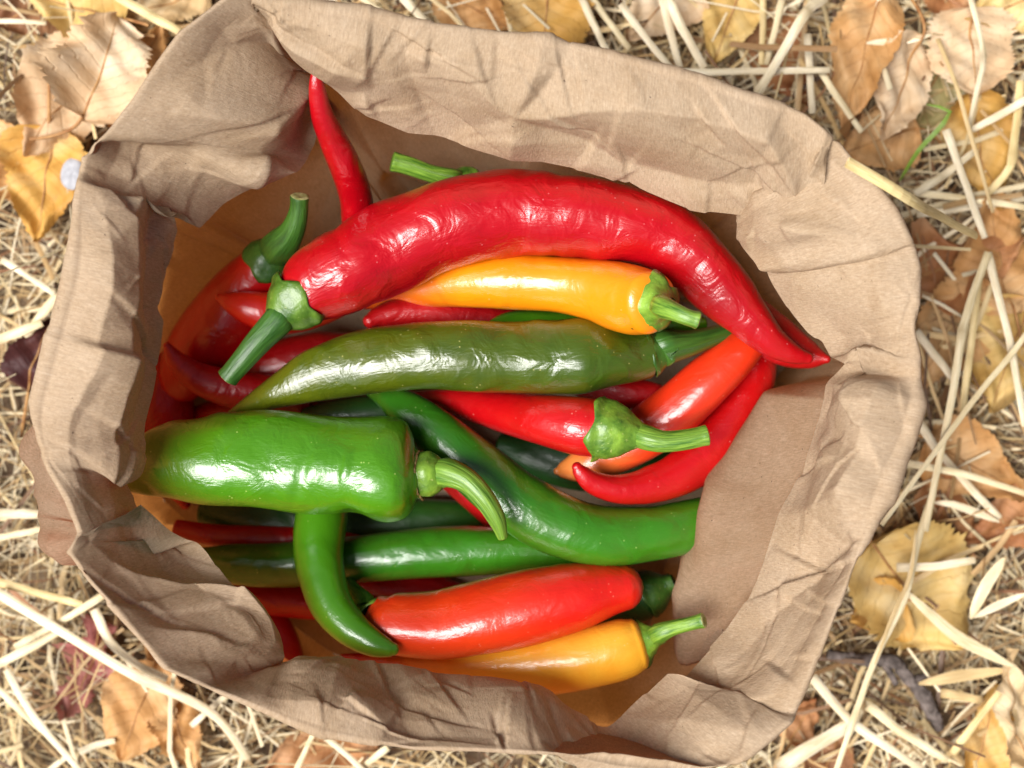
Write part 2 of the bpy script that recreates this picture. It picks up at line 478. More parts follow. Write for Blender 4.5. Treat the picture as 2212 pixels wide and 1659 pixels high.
for st_i in (13, 14, 15, 18, 19, 20, 25, 26, 35, 36, 48, 49, 50, 58, 59, 60, 72, 73, 76, len(ST) - 1, 0):
    dd = np.abs(sv - cum[st_i]); dd = np.minimum(dd, per - dd)
    keep = np.minimum(keep, 1 - .75 * np.exp(-(dd / .008) ** 2))
H *= keep[:, None]
ds = np.roll(R_, -3, 0) - np.roll(R_, 3, 0)
dt = np.gradient(R_, axis=1)
Nn = np.cross(ds, dt); Nn /= np.linalg.norm(Nn, axis=2)[:, :, None] + 1e-12
Nn = smooth_s(Nn, 4); Nn /= np.linalg.norm(Nn, axis=2)[:, :, None] + 1e-12
fade = np.ones(nr)
fade[NW - 6:NW + NC] = np.r_[np.linspace(1, .22, 6), np.full(NC, .22)]
fade[NW + NC:NW + NC + 16] = np.linspace(.22, 1, 16)
fade[-16:] = np.linspace(1, .45, 16)
fade[:4] = [0, .3, .6, .8]
fade[4:NW - 6] = .75
R_ = R_ + Nn * (H * fade[None])[:, :, None]
bag = empty('paper_bag', (0, 0, 0.008))
tag(bag, 'open brown kraft paper bag with folded-in rim, full of chili peppers', 'paper bag')
def sheet(name, r0, r1, mat):
    sub = R_[:, r0:r1]
    # close the loop with a duplicated first column so that the sheet coordinates do not wrap inside a face
    sub = np.vstack([sub, sub[:1]]); uvs = np.vstack([UV[:, r0:r1], UV[:1, r0:r1] + np.array([per * 100, 0])])
    nrr = r1 - r0
    o = mesh_obj(name, sub.reshape(-1, 3), grid_faces(NS + 1, nrr, False), mat, bag, uvs.reshape(-1, 2))
    return o
sheet('bag_wall', 0, NW + 1, M_PAPER1)
o = sheet('folded_rim', NW, nr, M_PAPER)
o['label'] = 'crumpled rim of the bag folded inward with a torn-looking edge'
bt = R_[::6, 0]
ctr = bt.mean(0)
vb = np.vstack([[ctr], ctr + (bt - ctr) * .5, bt])
nb = len(bt)
fb = [(0, 1 + i, 1 + (i + 1) % nb) for i in range(nb)] + [(1 + i, 1 + nb + i, 1 + nb + (i + 1) % nb, 1 + (i + 1) % nb) for i in range(nb)]
mesh_obj('bag_bottom', vb, fb, M_PAPER, bag, vb[:, :2] * 100)
BASE_POLY = np.array([P(u, v, WZ)[:2] for u, v in WALL])

# ------------------------------------------------------------------ peppers
STAR = [(1.05, .27), (.74, .33), (.58, .50), (.46, .70), (.34, .88)]
FLARE = [(1.3, .30), (1.0, .33), (.78, .42), (.60, .54), (.47, .66)]
CUP = [(1.45, .33), (1.15, .42), (.92, .62), (.66, .84), (.36, .98)]
CUP2 = [(1.95, .34), (1.6, .40), (1.3, .58), (.95, .84), (.55, 1.0), (.25, 1.03)]
COLLAR = [(1.35, .44), (1.1, .50), (.92, .70), (.6, .88), (.26, .86)]
CAP = [(1.2, .46), (.8, .58), (.5, .78), (.30, .93)]
def pepper(label, pts, mat, stem=None, calyx=None, teeth=.3, seed=0, lobe=.03, bumpy=.022, cross=.0, cap=.38, mats=None, group=None, cut=True, crook=5, corky=False):
    rg = np.random.default_rng(seed + 100)
    rows = np.array([np.r_[P(u, v, z), hw * kk(z)] for u, v, z, hw in pts])
    NR, NA = 130, 48
    c = catmull(rows, NR)
    ctr_, rad = c[:, :3], np.maximum(c[:, 3], .0004)
    t, N, B = frames(ctr_)
    L = np.linalg.norm(np.diff(ctr_, axis=0), axis=1).sum()
    s = np.linspace(0, L, NR)
    th = np.linspace(0, 2 * np.pi, NA, endpoint=False)
    S, T = np.meshgrid(s * 100, th, indexing='ij')        # cm
    D = lobe * np.cos(3 * T + rg.uniform(0, 6) + .12 * S) * np.clip(1.2 - S / (L * 100), .2, 1)
    for _ in range(9):
        D += bumpy * rg.normal() * .2 * np.sin(2 * np.pi * S / rg.uniform(2.2, 6) + rg.uniform(0, 6) + rg.choice([-3, -2, -1, 1, 2, 3]) * T)
    for _ in range(int(L * 100 * 4.5)):
        s_c, t_c, ws, wt = rg.uniform(0, L * 100), rg.uniform(0, 2 * np.pi), rg.uniform(.16, .6), rg.uniform(.2, .6)
        dT = (T - t_c + np.pi) % (2 * np.pi) - np.pi
        D += bumpy * rg.normal() * .75 * np.exp(-((S - s_c + .5 * dT * rg.normal()) / ws) ** 2 - (dT / wt) ** 2)
    if cross:
        env = .5 + .5 * np.sin(S * .9 + rg.uniform(0, 6) + np.sin(T + 1))
        ph = S * 2 * np.pi / 1.05 + 1.5 * np.sin(S * .6) + .5 * np.sin(T * 2 + S)
        D += cross * (np.abs(np.sin(ph * .5)) ** .6 - .6) * env
    rr = rad[:, None] * (1 + D)
    V = ctr_[:, None] + rr[..., None] * (np.cos(T)[..., None] * N[:, None] + np.sin(T)[..., None] * B[:, None])
    # rounded ends
    def endcap(i, sign, h, nn=9, p=2.6):
        rings = []
        for q in np.linspace(0, 1, nn + 1)[1:]:
            a = q * .985
            f = (1 - a ** p) ** (1 / p)
            rings.append(ctr_[i] + (V[i] - ctr_[i]) * f + t[i] * sign * h * a)
        return np.array(rings)
    c0 = endcap(0, -1, rad[0] * cap, p=2.1)
    c1 = endcap(-1, 1, rad[-1] * .9, 6, 2)
    allr = np.concatenate([c0[::-1], V, c1])
    nR = len(allr)
    vv = allr.reshape(-1, 3)
    # uv : around, along
    al = np.r_[np.linspace(-.03, 0, len(c0), endpoint=False), np.linspace(0, 1, NR), np.linspace(1, 1.01, len(c1))]
    sc = L / .15
    UVp = np.stack([np.tile(np.abs(np.linspace(-1, 1, NA)), nR), np.repeat(al, NA)], 1)
    faces = [tuple(reversed(f)) for f in grid_faces(nR, NA)]
    vv = np.vstack([vv, allr[0].mean(0), allr[-1].mean(0)])
    UVp = np.vstack([UVp, [0, -.03], [0, 1.01]])
    k0, k1 = len(vv) - 2, len(vv) - 1
    for j in range(NA):
        faces.append((k0, (j + 1) % NA, j)[::-1]); faces.append((k1, (nR - 1) * NA + j, (nR - 1) * NA + (j + 1) % NA)[::-1])
    low = vv[:, 2].min()
    root = empty('chili_pepper', (float(ctr_[NR // 2][0]), float(ctr_[NR // 2][1]), float(low)))
    tag(root, label, 'pepper', group)
    mesh_obj('flesh', vv, faces, mat, root, UVp)
    if stem is None: return root
    mc, ms = mats or (M_CALYX, M_STEM)
    R0 = rad[0]
    sp = np.array([np.r_[P(u, v, z), hw * kk(z)] for u, v, z, hw in stem])
    ax = sp[0, :3] - ctr_[0]; ax /= np.linalg.norm(ax)
    ax = ax * .6 - t[0] * .4; ax /= np.linalg.norm(ax)
    n1 = N[0] - ax * (N[0] @ ax); n1 /= np.linalg.norm(n1); n2 = np.cross(ax, n1)
    prof = calyx or CUP
    # calyx shell
    NT = 60
    tt = np.linspace(0, 2 * np.pi, NT, endpoint=False)
    nteeth = crook
    ph0 = rg.uniform(0, 6)
    saw = (1 - np.abs(((tt + ph0) * nteeth / (2 * np.pi)) % 1 * 2 - 1)) ** 1.5 * (1 + .3 * np.sin(tt * 2 + 1))
    pr = np.array(prof)
    pr = np.stack([np.interp(np.linspace(0, 1, 16), np.linspace(0, 1, len(pr)), pr[:, i]) for i in (0, 1)], 1)
    rings = []
    for a, r in pr:
        wob = 1 + .035 * np.cos(nteeth * (tt + ph0)) + .02 * np.sin(2 * tt + seed)
        rings.append(ctr_[0] + ax * a * R0 + (R0 * r * wob)[:, None] * (np.cos(tt)[:, None] * n1 + np.sin(tt)[:, None] * n2))
    a_l, r_l = pr[-1]
    rim = rings[-1]
    # teeth lie back over the shoulder
    if prof is FLARE:
        saw = (1 - np.abs(((tt + ph0) * nteeth / (2 * np.pi)) % 1 * 2 - 1)) ** 1.15 * (1 + .25 * np.sin(tt * 2 + 1))
    for q in (.3, .6, 1.0):
        if prof is FLARE:
            rt = r_l + .04 * q + teeth * saw * q
            over = np.maximum(rt - 1.03, 0)
            r = np.minimum(rt, 1.035)
            a = cap * (1 - np.minimum(r, .999) ** 2.1) ** (1 / 2.1) + .045 - over * .9 + .02 * saw
            rings.append(ctr_[0] + ax[None] * (a * R0)[:, None] + (R0 * r)[:, None] * (np.cos(tt)[:, None] * n1 + np.sin(tt)[:, None] * n2))
            continue
        ext = teeth * saw * q + .04 * q
        a = a_l - ext * .85 - .1 * q
        r = r_l + np.minimum(ext, .14) * (.75 if r_l > .6 else .2) + .03 * q
        tap = 1.0
        rings.append(ctr_[0] + ax[None] * (a * R0)[:, None] + (R0 * r * tap)[:, None] * (np.cos(tt)[:, None] * n1 + np.sin(tt)[:, None] * n2))
    inner = rings[-1] * 1.0
    inner = inner - (inner - ctr_[0]) * .06
    rings.append(inner)
    rings = np.array(rings)
    vc = rings.reshape(-1, 3)
    uvc = np.stack([np.tile(np.linspace(0, 1, NT), len(rings)), np.repeat(np.linspace(0, 1, len(rings)), NT)], 1)
    cal = mesh_obj('calyx', vc, grid_faces(len(rings), NT), mc, root, uvc)
    if corky:
        rr_ = []
        for a in np.linspace(0, 2 * np.pi, 8, endpoint=False):
            wv_ = 1 + .05 * np.sin(tt * 7 + seed) + .03 * np.sin(tt * 17)
            rr_.append(ctr_[0] + ax * R0 * (a_l - .03 + .05 * math.sin(a)) + (R0 * (r_l * 1.05 + .04 * math.cos(a)) * wv_)[:, None] * (np.cos(tt)[:, None] * n1 + np.sin(tt)[:, None] * n2))
        rr_.append(rr_[0])
        mesh_obj('corky_ring', np.array(rr_).reshape(-1, 3), grid_faces(9, NT), M_BARK, cal)
    # stem
    st0 = np.r_[ctr_[0] + ax * R0 * pr[0, 0] * .72, max(sp[0, 3], R0 * pr[0, 1] * 1.02)]
    st = catmull(np.vstack([st0, sp]), 36)
    tS, nS, bS = frames(st[:, :3])
    ridg = np.linspace(0, 2 * np.pi, 25, endpoint=False)
    rmul = 1 + .035 * np.cos(5 * ridg + seed) + .03 * np.cos(9 * ridg)
    fl = np.ones(36); fl[-3:] = [1.02, 1.06, 1.04]
    vs = st[:, None, :3] + (st[:, 3] * fl)[:, None, None] * rmul[None, :, None] * (np.cos(ridg)[None, :, None] * nS[:, None] + np.sin(ridg)[None, :, None] * bS[:, None])
    uvs = np.stack([np.tile(np.linspace(0, 1, 25), 36), np.repeat(np.linspace(0, 1, 36), 25)], 1)
    so = mesh_obj('stem', vs.reshape(-1, 3), [tuple(reversed(f)) for f in grid_faces(36, 25)], ms, root, uvs)
    e = vs[-1]; ec = e.mean(0)
    ve = np.vstack([e, ec + (e - ec) * .7 + tS[-1] * .0004, [ec + tS[-1] * (-.0006)]])
    fe = [(i, (i + 1) % 25, 25 + (i + 1) % 25, 25 + i)[::-1] for i in range(25)] + [(25 + i, 25 + (i + 1) % 25, 50)[::-1] for i in range(25)]
    mesh_obj('cut_end', ve, fe, M_CUT if cut else ms, so)
    return root

RED = pepper_mat('chili_red', (.40, .001, .006), (.38, .001, .005), (.27, .0005, .004), .5, (.75, .25, .25), .45, .3, 1.0, wr=.3)
RED2 = pepper_mat('chili_red_bright', (.46, .003, .004), (.42, .0015, .004), (.34, .001, .003), .4, (.8, .3, .25), .45, .32, 3.0, wr=.22)
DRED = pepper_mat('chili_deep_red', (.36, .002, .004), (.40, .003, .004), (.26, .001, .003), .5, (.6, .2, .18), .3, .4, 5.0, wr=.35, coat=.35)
ORED = pepper_mat('chili_orange_red', (.60, .034, .005), (.54, .008, .004), (.58, .016, .004), .4, (.9, .4, .25), .3, .32, 7.0, wr=.18)
ORED2 = pepper_mat('chili_vermilion', (.64, .030, .006), (.66, .20, .04), (.62, .018, .006), .4, (.9, .5, .3), .3, .33, 9.0, ramp_pos=(.62, .95), wr=.15)
ORANGE = pepper_mat('chili_orange', (.80, .235, .003), (.40, .008, .005), (.80, .29, .006), .35, (.9, .7, .4), .25, .34, 11.0, ramp_pos=(.55, .86), wr=.14)
YELL = pepper_mat('chili_yellow', (.76, .36, .025), (.45, .010, .010), (.78, .26, .006), .6, (.9, .75, .4), .25, .38, 13.0, ramp_pos=(.42, .9), wr=.14)
GREEN = pepper_mat('chili_green', (.058, .205, .004), (.075, .105, .004), (.030, .130, .004), .55, (.42, .55, .14), .6, .3, 15.0, ramp_pos=(.5, .95), wr=.25)
GREEN2 = pepper_mat('chili_mid_green', (.028, .145, .007), (.034, .17, .006), (.040, .09, .004), .5, (.35, .5, .14), .5, .3, 17.0, wr=.2)
GREEN3 = pepper_mat('chili_light_green', (.055, .21, .005), (.055, .19, .005), (.03, .14, .004), .4, (.4, .5, .14), .35, .3, 19.0, wr=.12)
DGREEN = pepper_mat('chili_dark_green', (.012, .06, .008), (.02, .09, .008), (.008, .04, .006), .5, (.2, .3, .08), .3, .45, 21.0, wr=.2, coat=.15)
OLIVE = pepper_mat('chili_olive', (.042, .080, .004), (.075, .095, .003), (.020, .052, .005), .6, (.45, .42, .14), .7, .3, 23.0, ramp_pos=(.1, .75), wr=.3)

pepper('largest glossy red chili, arched across the top of the pile', [
    (648, 642, 7.6, 66), (690, 612, 7.5, 84), (760, 578, 7.4, 94), (850, 532, 7.3, 98), (950, 487, 7.3, 96), (1060, 464, 7.3, 93), (1180, 460, 7.3, 91),
    (1290, 472, 7.3, 88), (1392, 495, 7.3, 80), (1458, 526, 7.3, 74), (1512, 572, 7.3, 71), (1560, 626, 7.3, 64), (1605, 675, 7.3, 52), (1662, 733, 7.3, 36), (1712, 764, 7.3, 22), (1746, 774, 7.3, 12)],
    RED, [(604, 688, 8.0, 33), (560, 735, 8.1, 28), (522, 780, 8.1, 24), (490, 817, 8.0, 22)], CUP, .4, 1, .03, .045, .024, mats=(M_CALYX_MID, M_STEM_DK))
pepper('slender red chili standing upright with its tip by the bag fold', [
    (790, 620, 3.6, 30), (780, 560, 4.2, 34), (775, 490, 5.2, 36), (768, 430, 6.2, 36), (750, 370, 7.2, 35), (722, 308, 8.1, 31), (697, 250, 8.9, 25), (685, 190, 9.5, 18), (682, 152, 9.8, 10)],
    RED, seed=2, cross=.02)
pepper('deep red chili under the arched one, green stem poking out above it', [
    (1010, 402, 5.0, 40), (1080, 440, 4.8, 48), (1200, 470, 4.6, 52), (1320, 490, 4.6, 54), (1450, 545, 4.7, 54), (1560, 640, 4.9, 54), (1640, 705, 5.3, 52), (1700, 747, 5.9, 46), (1750, 768, 6.3, 30), (1786, 776, 6.6, 9)],
    DRED, [(975, 385, 5.6, 22), (930, 374, 5.9, 19), (885, 358, 6.1, 20), (848, 348, 6.2, 21)], CUP, .2, 3, cut=False, mats=(M_CALYX, M_STEM))
pepper('red chili low at the left, with upright dark stem and calyx', [
    (574, 570, 4.6, 52), (525, 635, 3.9, 74), (475, 705, 3.4, 82), (425, 770, 3.0, 74), (380, 835, 2.7, 48), (350, 880, 2.5, 10)],
    RED2, [(606, 530, 5.6, 38), (632, 498, 6.2, 27), (645, 460, 6.6, 21), (648, 424, 6.9, 19)], CUP, .25, 4, mats=(M_CALYX_DK, M_STEM_DK))
pepper('orange-red pointed tip peeking out left behind the big stem', [
    (770, 640, 3.8, 28), (690, 660, 4.3, 42), (610, 676, 4.9, 46), (550, 668, 5.2, 40), (505, 655, 5.3, 26), (472, 642, 5.3, 8)], ORED, seed=5)
pepper('dim red chili with curved tip touching the left rim', [
    (660, 868, 3.6, 46), (570, 852, 4.0, 44), (490, 838, 4.3, 40), (425, 815, 4.6, 33), (384, 782, 4.9, 23), (360, 746, 5.2, 8)], DRED, seed=6)
pepper('darkest red chili deep against the left wall of the bag', [
    (400, 730, 2.4, 30), (365, 800, 2.4, 55), (350, 880, 2.4, 68), (360, 960, 2.2, 62), (385, 1040, 2.0, 40), (400, 1090, 2.0, 12)], DRED, seed=7)
pepper('bright orange chili with star-shaped green calyx', [
    (1402, 652, 8.6, 69), (1372, 647, 8.1, 75), (1335, 638, 7.7, 74), (1280, 624, 7.3, 66), (1200, 613, 6.9, 60), (1100, 608, 6.6, 60), (1000, 612, 6.2, 50), (930, 622, 5.8, 42), (860, 635, 5.3, 32), (780, 648, 4.9, 20), (730, 652, 4.8, 6)],
    ORANGE, [(1430, 662, 9.9, 25), (1458, 674, 10.4, 20), (1484, 685, 10.6, 18), (1508, 692, 10.6, 19)], FLARE, .52, 8, .03, .016, cap=.5)
pepper('small dark red chili with blunt tip beside the arched chili', [
    (1140, 705, 4.6, 36), (1060, 698, 4.9, 42), (980, 684, 5.2, 42), (920, 676, 5.4, 38), (860, 676, 5.6, 32), (820, 684, 5.8, 24), (798, 694, 6.0, 15)], DRED, seed=9, cross=.03)
pepper('light green sliver of chili under the orange one', [
    (1520, 702, 4.9, 18), (1460, 705, 5.0, 32), (1350, 712, 5.2, 40), (1220, 712, 5.3, 42), (1110, 714, 5.3, 42), (1040, 724, 5.2, 26), (1010, 735, 5.1, 8)], GREEN3, seed=10)
pepper('olive green chili lying across the middle of the pile', [
    (1398, 766, 6.7, 52), (1365, 770, 6.8, 58), (1320, 772, 7.0, 68), (1260, 772, 7.1, 84), (1200, 774, 7.1, 80), (1100, 774, 7.1, 75), (1000, 772, 7.1, 77), (900, 771, 7.0, 74), (800, 782, 6.9, 69), (700, 806, 6.7, 58), (610, 842, 6.5, 40), (545, 872, 6.3, 22), (497, 893, 6.1, 6)],
    OLIVE, [(1436, 752, 6.8, 38), (1490, 742, 6.5, 28), (1550, 724, 6.0, 21), (1600, 710, 5.5, 19)], CAP, .06, 11, .04, .05, .004, mats=(M_CALYX_DK, M_STEM_DK))
pepper('plump orange-red chili slanting beneath the green stem at right', [
    (1652, 706, 5.8, 22), (1622, 738, 5.9, 38), (1585, 774, 6.0, 48), (1530, 825, 6.0, 55), (1470, 880, 5.8, 58), (1400, 932, 5.5, 58), (1320, 978, 5.2, 50), (1255, 1006, 5.0, 36), (1215, 1016, 4.9, 18), (1203, 1018, 4.9, 8)], ORED2, seed=12, bumpy=.012, lobe=.05)
pepper('red chili with fat green calyx and curved stem, centre right', [
    (1288, 925, 7.5, 64), (1240, 920, 7.4, 63), (1170, 908, 6.9, 54), (1110, 895, 6.1, 47), (1040, 880, 5.2, 38), (960, 866, 4.5, 26), (900, 856, 4.2, 10)],
    RED2, [(1402, 948, 8.1, 26), (1436, 954, 8.2, 23), (1480, 950, 8.2, 22), (1528, 940, 8.2, 21)], CUP2, .28, 13, .03, .015)
pepper('red chili with hooked tip curving round the right side', [
    (1650, 712, 4.3, 26), (1634, 780, 4.5, 44), (1598, 880, 4.8, 58), (1545, 960, 5.2, 58), (1475, 1018, 5.7, 48), (1400, 1048, 6.1, 39), (1335, 1056, 6.4, 31), (1285, 1044, 6.6, 25), (1256, 1022, 6.8, 18), (1246, 1008, 6.9, 11)], RED2, seed=14, cross=.03)
pepper('long green chili bending diagonally from centre to right wall', [
    (790, 834, 4.9, 14), (840, 860, 5.3, 30), (890, 896, 5.7, 44), (955, 948, 6.0, 55), (1030, 1015, 6.2, 62), (1110, 1080, 6.3, 67), (1200, 1132, 6.3, 68), (1290, 1158, 6.2, 66), (1390, 1155, 6.0, 60), (1470, 1142, 5.7, 58), (1540, 1125, 5.3, 54), (1590, 1105, 5.0, 44)], GREEN2, seed=15, lobe=.03)
pepper('biggest bright green chili at left with curled green stem', [
    (898, 1026, 7.6, 56), (889, 1026, 7.6, 84), (868, 1025, 7.6, 106), (825, 1020, 7.6, 114), (750, 1010, 7.5, 106), (650, 1003, 7.5, 107), (550, 998, 7.4, 103), (450, 997, 7.3, 97), (370, 1000, 7.2, 85), (318, 1007, 7.1, 68), (278, 1017, 7.0, 48), (248, 1026, 6.9, 28), (228, 1032, 6.8, 8)],
    GREEN, [(968, 1022, 8.0, 31), (1010, 1040, 8.3, 26), (1045, 1076, 8.4, 23), (1072, 1120, 8.3, 19), (1086, 1162, 8.1, 10)], COLLAR, .05, 16, .06, .07, 0, cap=.22, corky=True, cut=False)
pepper('small green chili hooking down below the biggest green one', [
    (704, 1050, 4.7, 44), (694, 1115, 5.2, 56), (688, 1190, 5.8, 54), (697, 1252, 6.3, 50), (718, 1310, 6.7, 46), (758, 1357, 7.1, 39), (805, 1388, 7.4, 30), (838, 1400, 7.5, 20), (850, 1402, 7.5, 14)], GREEN3, seed=17, bumpy=.010, lobe=.01)
pepper('straight green chili lying horizontally behind the hooked green one', [
    (430, 1205, 4.0, 22), (490, 1218, 4.1, 42), (600, 1222, 4.2, 48), (750, 1210, 4.3, 50), (900, 1196, 4.4, 54), (1000, 1191, 4.4, 54), (1120, 1190, 4.4, 48), (1250, 1195, 4.4, 36), (1340, 1190, 4.4, 14)], GREEN2, seed=18, lobe=.03)
pepper('thin red sliver of chili below the biggest green one', [(380, 1140, 3.0, 18), (480, 1160, 2.9, 26), (600, 1165, 2.8, 28), (720, 1170, 2.7, 26), (820, 1170, 2.6, 8)], DRED, seed=19)
pepper('red chili lying low under the hooked green tip', [(440, 1262, 2.6, 18), (540, 1288, 2.6, 32), (640, 1300, 2.6, 36), (740, 1306, 2.6, 32), (830, 1300, 2.6, 8)], DRED, seed=20)
pepper('red chili pointing into the lower left corner of the bag', [(560, 1290, 1.9, 20), (590, 1350, 2.0, 38), (612, 1420, 2.2, 42), (626, 1480, 2.3, 24)], DRED, seed=21)
pepper('smooth vermilion chili along the bottom with rounded tip', [
    (812, 1338, 6.0, 50), (850, 1350, 6.2, 66), (950, 1353, 6.3, 74), (1050, 1334, 6.4, 80), (1150, 1312, 6.4, 82), (1245, 1290, 6.4, 73), (1305, 1276, 6.3, 60), (1345, 1270, 6.25, 50)],
    ORED, [(785, 1300, 5.3, 24), (768, 1280, 4.9, 18), (750, 1260, 4.6, 16)], STAR, .2, 22, .05, .012, mats=(M_CALYX, M_STEM))
pepper('yellow-orange chili with long green stem at the bottom', [
    (1376, 1390, 6.4, 56), (1350, 1398, 6.4, 64), (1300, 1412, 6.4, 66), (1200, 1433, 6.3, 64), (1100, 1441, 6.0, 56), (1000, 1441, 5.5, 45), (900, 1437, 4.5, 32), (820, 1430, 4.3, 22), (740, 1420, 4.2, 8)],
    YELL, [(1424, 1368, 7.1, 22), (1452, 1357, 7.4, 17), (1488, 1348, 7.7, 15), (1520, 1340, 7.9, 16)], FLARE, .55, 23, .03, .014)
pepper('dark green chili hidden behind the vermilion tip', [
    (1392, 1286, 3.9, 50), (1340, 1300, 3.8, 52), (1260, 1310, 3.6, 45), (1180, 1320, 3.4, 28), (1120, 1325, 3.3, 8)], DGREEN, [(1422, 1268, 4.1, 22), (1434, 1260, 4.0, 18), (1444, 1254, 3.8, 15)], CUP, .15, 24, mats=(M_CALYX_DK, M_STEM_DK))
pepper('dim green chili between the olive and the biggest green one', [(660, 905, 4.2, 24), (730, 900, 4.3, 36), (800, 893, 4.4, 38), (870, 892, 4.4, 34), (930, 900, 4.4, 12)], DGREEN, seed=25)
pepper('deep red chili crossing unlit beneath the long green one', [(860, 920, 2.6, 22), (940, 975, 2.8, 46), (1040, 1060, 2.9, 52), (1120, 1130, 2.9, 46), (1190, 1190, 2.8, 14)], DRED, seed=26)
pepper('shaded red chili between olive chili and green calyx', [(1200, 815, 4.7, 20), (1280, 832, 4.8, 34), (1350, 848, 4.8, 36), (1410, 850, 4.8, 26), (1450, 848, 4.8, 8)], DRED, seed=27)

for lab, pts, mt in (  # filler chilies added to darken the gaps where only deep shade shows
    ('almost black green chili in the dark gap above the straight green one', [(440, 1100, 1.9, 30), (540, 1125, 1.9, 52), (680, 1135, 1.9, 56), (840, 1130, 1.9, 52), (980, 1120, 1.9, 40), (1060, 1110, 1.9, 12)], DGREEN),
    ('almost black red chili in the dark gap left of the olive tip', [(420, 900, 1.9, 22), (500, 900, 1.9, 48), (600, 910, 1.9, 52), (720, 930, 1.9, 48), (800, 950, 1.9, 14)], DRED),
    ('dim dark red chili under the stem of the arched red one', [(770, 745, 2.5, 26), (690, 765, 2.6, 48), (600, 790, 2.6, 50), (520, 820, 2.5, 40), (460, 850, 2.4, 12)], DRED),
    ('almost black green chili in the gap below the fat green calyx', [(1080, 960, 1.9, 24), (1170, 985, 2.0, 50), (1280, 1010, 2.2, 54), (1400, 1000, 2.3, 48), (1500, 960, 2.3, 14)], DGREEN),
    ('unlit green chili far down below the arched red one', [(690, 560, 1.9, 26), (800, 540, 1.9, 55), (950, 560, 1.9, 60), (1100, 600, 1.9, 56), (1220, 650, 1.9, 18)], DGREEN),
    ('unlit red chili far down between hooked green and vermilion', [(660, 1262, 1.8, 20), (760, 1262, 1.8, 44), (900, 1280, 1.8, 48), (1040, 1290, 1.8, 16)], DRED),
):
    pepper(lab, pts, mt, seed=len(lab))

# ------------------------------------------------------------------ leaves
def leaf_mat(name, c1, c2, c3, spots=.3, spot_col=(.08, .03, .01), trans=.25):
    m, n = new_mat(name)
    uv = n.nodes.new('ShaderNodeUVMap'); tc = n.nodes.new('ShaderNodeTexCoord')
    oi = n.nodes.new('ShaderNodeObjectInfo')
    off = nd(n, 'ShaderNodeVectorMath', _operation='ADD')
    n.links.new(tc.outputs['Object'], off.inputs[0]); n.links.new(oi.outputs['Random'], off.inputs[1])
    ob = off.outputs[0]
    col = ramp(n, noise(n, ob, 38, 5, .6, .5), [(.3, c1), (.5, c2), (.72, c3)])
    sep = n.nodes.new('ShaderNodeSeparateXYZ'); n.links.new(uv.outputs[0], sep.inputs[0])
    # side veins : chevrons in (across, along)
    ab = nd(n, 'ShaderNodeMath', _operation='ABSOLUTE'); n.links.new(sep.outputs['X'], ab.inputs[0])
    ma = nd(n, 'ShaderNodeMath', _operation='MULTIPLY_ADD'); ma.inputs[1].default_value = -.28
    n.links.new(ab.outputs[0], ma.inputs[0]); n.links.new(sep.outputs['Y'], ma.inputs[2])
    mu = nd(n, 'ShaderNodeMath', _operation='MULTIPLY'); mu.inputs[1].default_value = 9.0
    n.links.new(ma.outputs[0], mu.inputs[0])
    fr = nd(n, 'ShaderNodeMath', _operation='PINGPONG'); fr.inputs[1].default_value = .5
    n.links.new(mu.outputs[0], fr.inputs[0])
    vein = ramp(n, fr.outputs[0], [(.0, 1), (.09, 0)])
    vm = nd(n, 'ShaderNodeMath', _operation='MULTIPLY'); vm.inputs[1].default_value = .11
    n.links.new(vein, vm.inputs[0])
    col = mixc(n, vm.outputs[0], col, [x * .55 for x in c1])
    sp = ramp(n, noise(n, ob, 210, 4, .7, .4), [(.60, 0), (.70, spots)])
    col = mixc(n, sp, col, spot_col)
    b = nd(n, 'ShaderNodeBsdfPrincipled', Roughness=.6)
    b.inputs['Specular IOR Level'].default_value = .35
    n.links.new(col, b.inputs['Base Color'])
    nn = bump(n, vein, .4, .0007)
    nn = bump(n, noise(n, ob, 320, 4), .5, .0008, nn)
    n.links.new(nn, b.inputs['Normal'])
    t = n.nodes.new('ShaderNodeBsdfTranslucent'); n.links.new(col, t.inputs['Color'])
    mx = nd(n, 'ShaderNodeMixShader'); mx.inputs[0].default_value = trans
    n.links.new(b.outputs[0], mx.inputs[1]); n.links.new(t.outputs[0], mx.inputs[2])
    finish(n, mx.outputs[0])
    return m
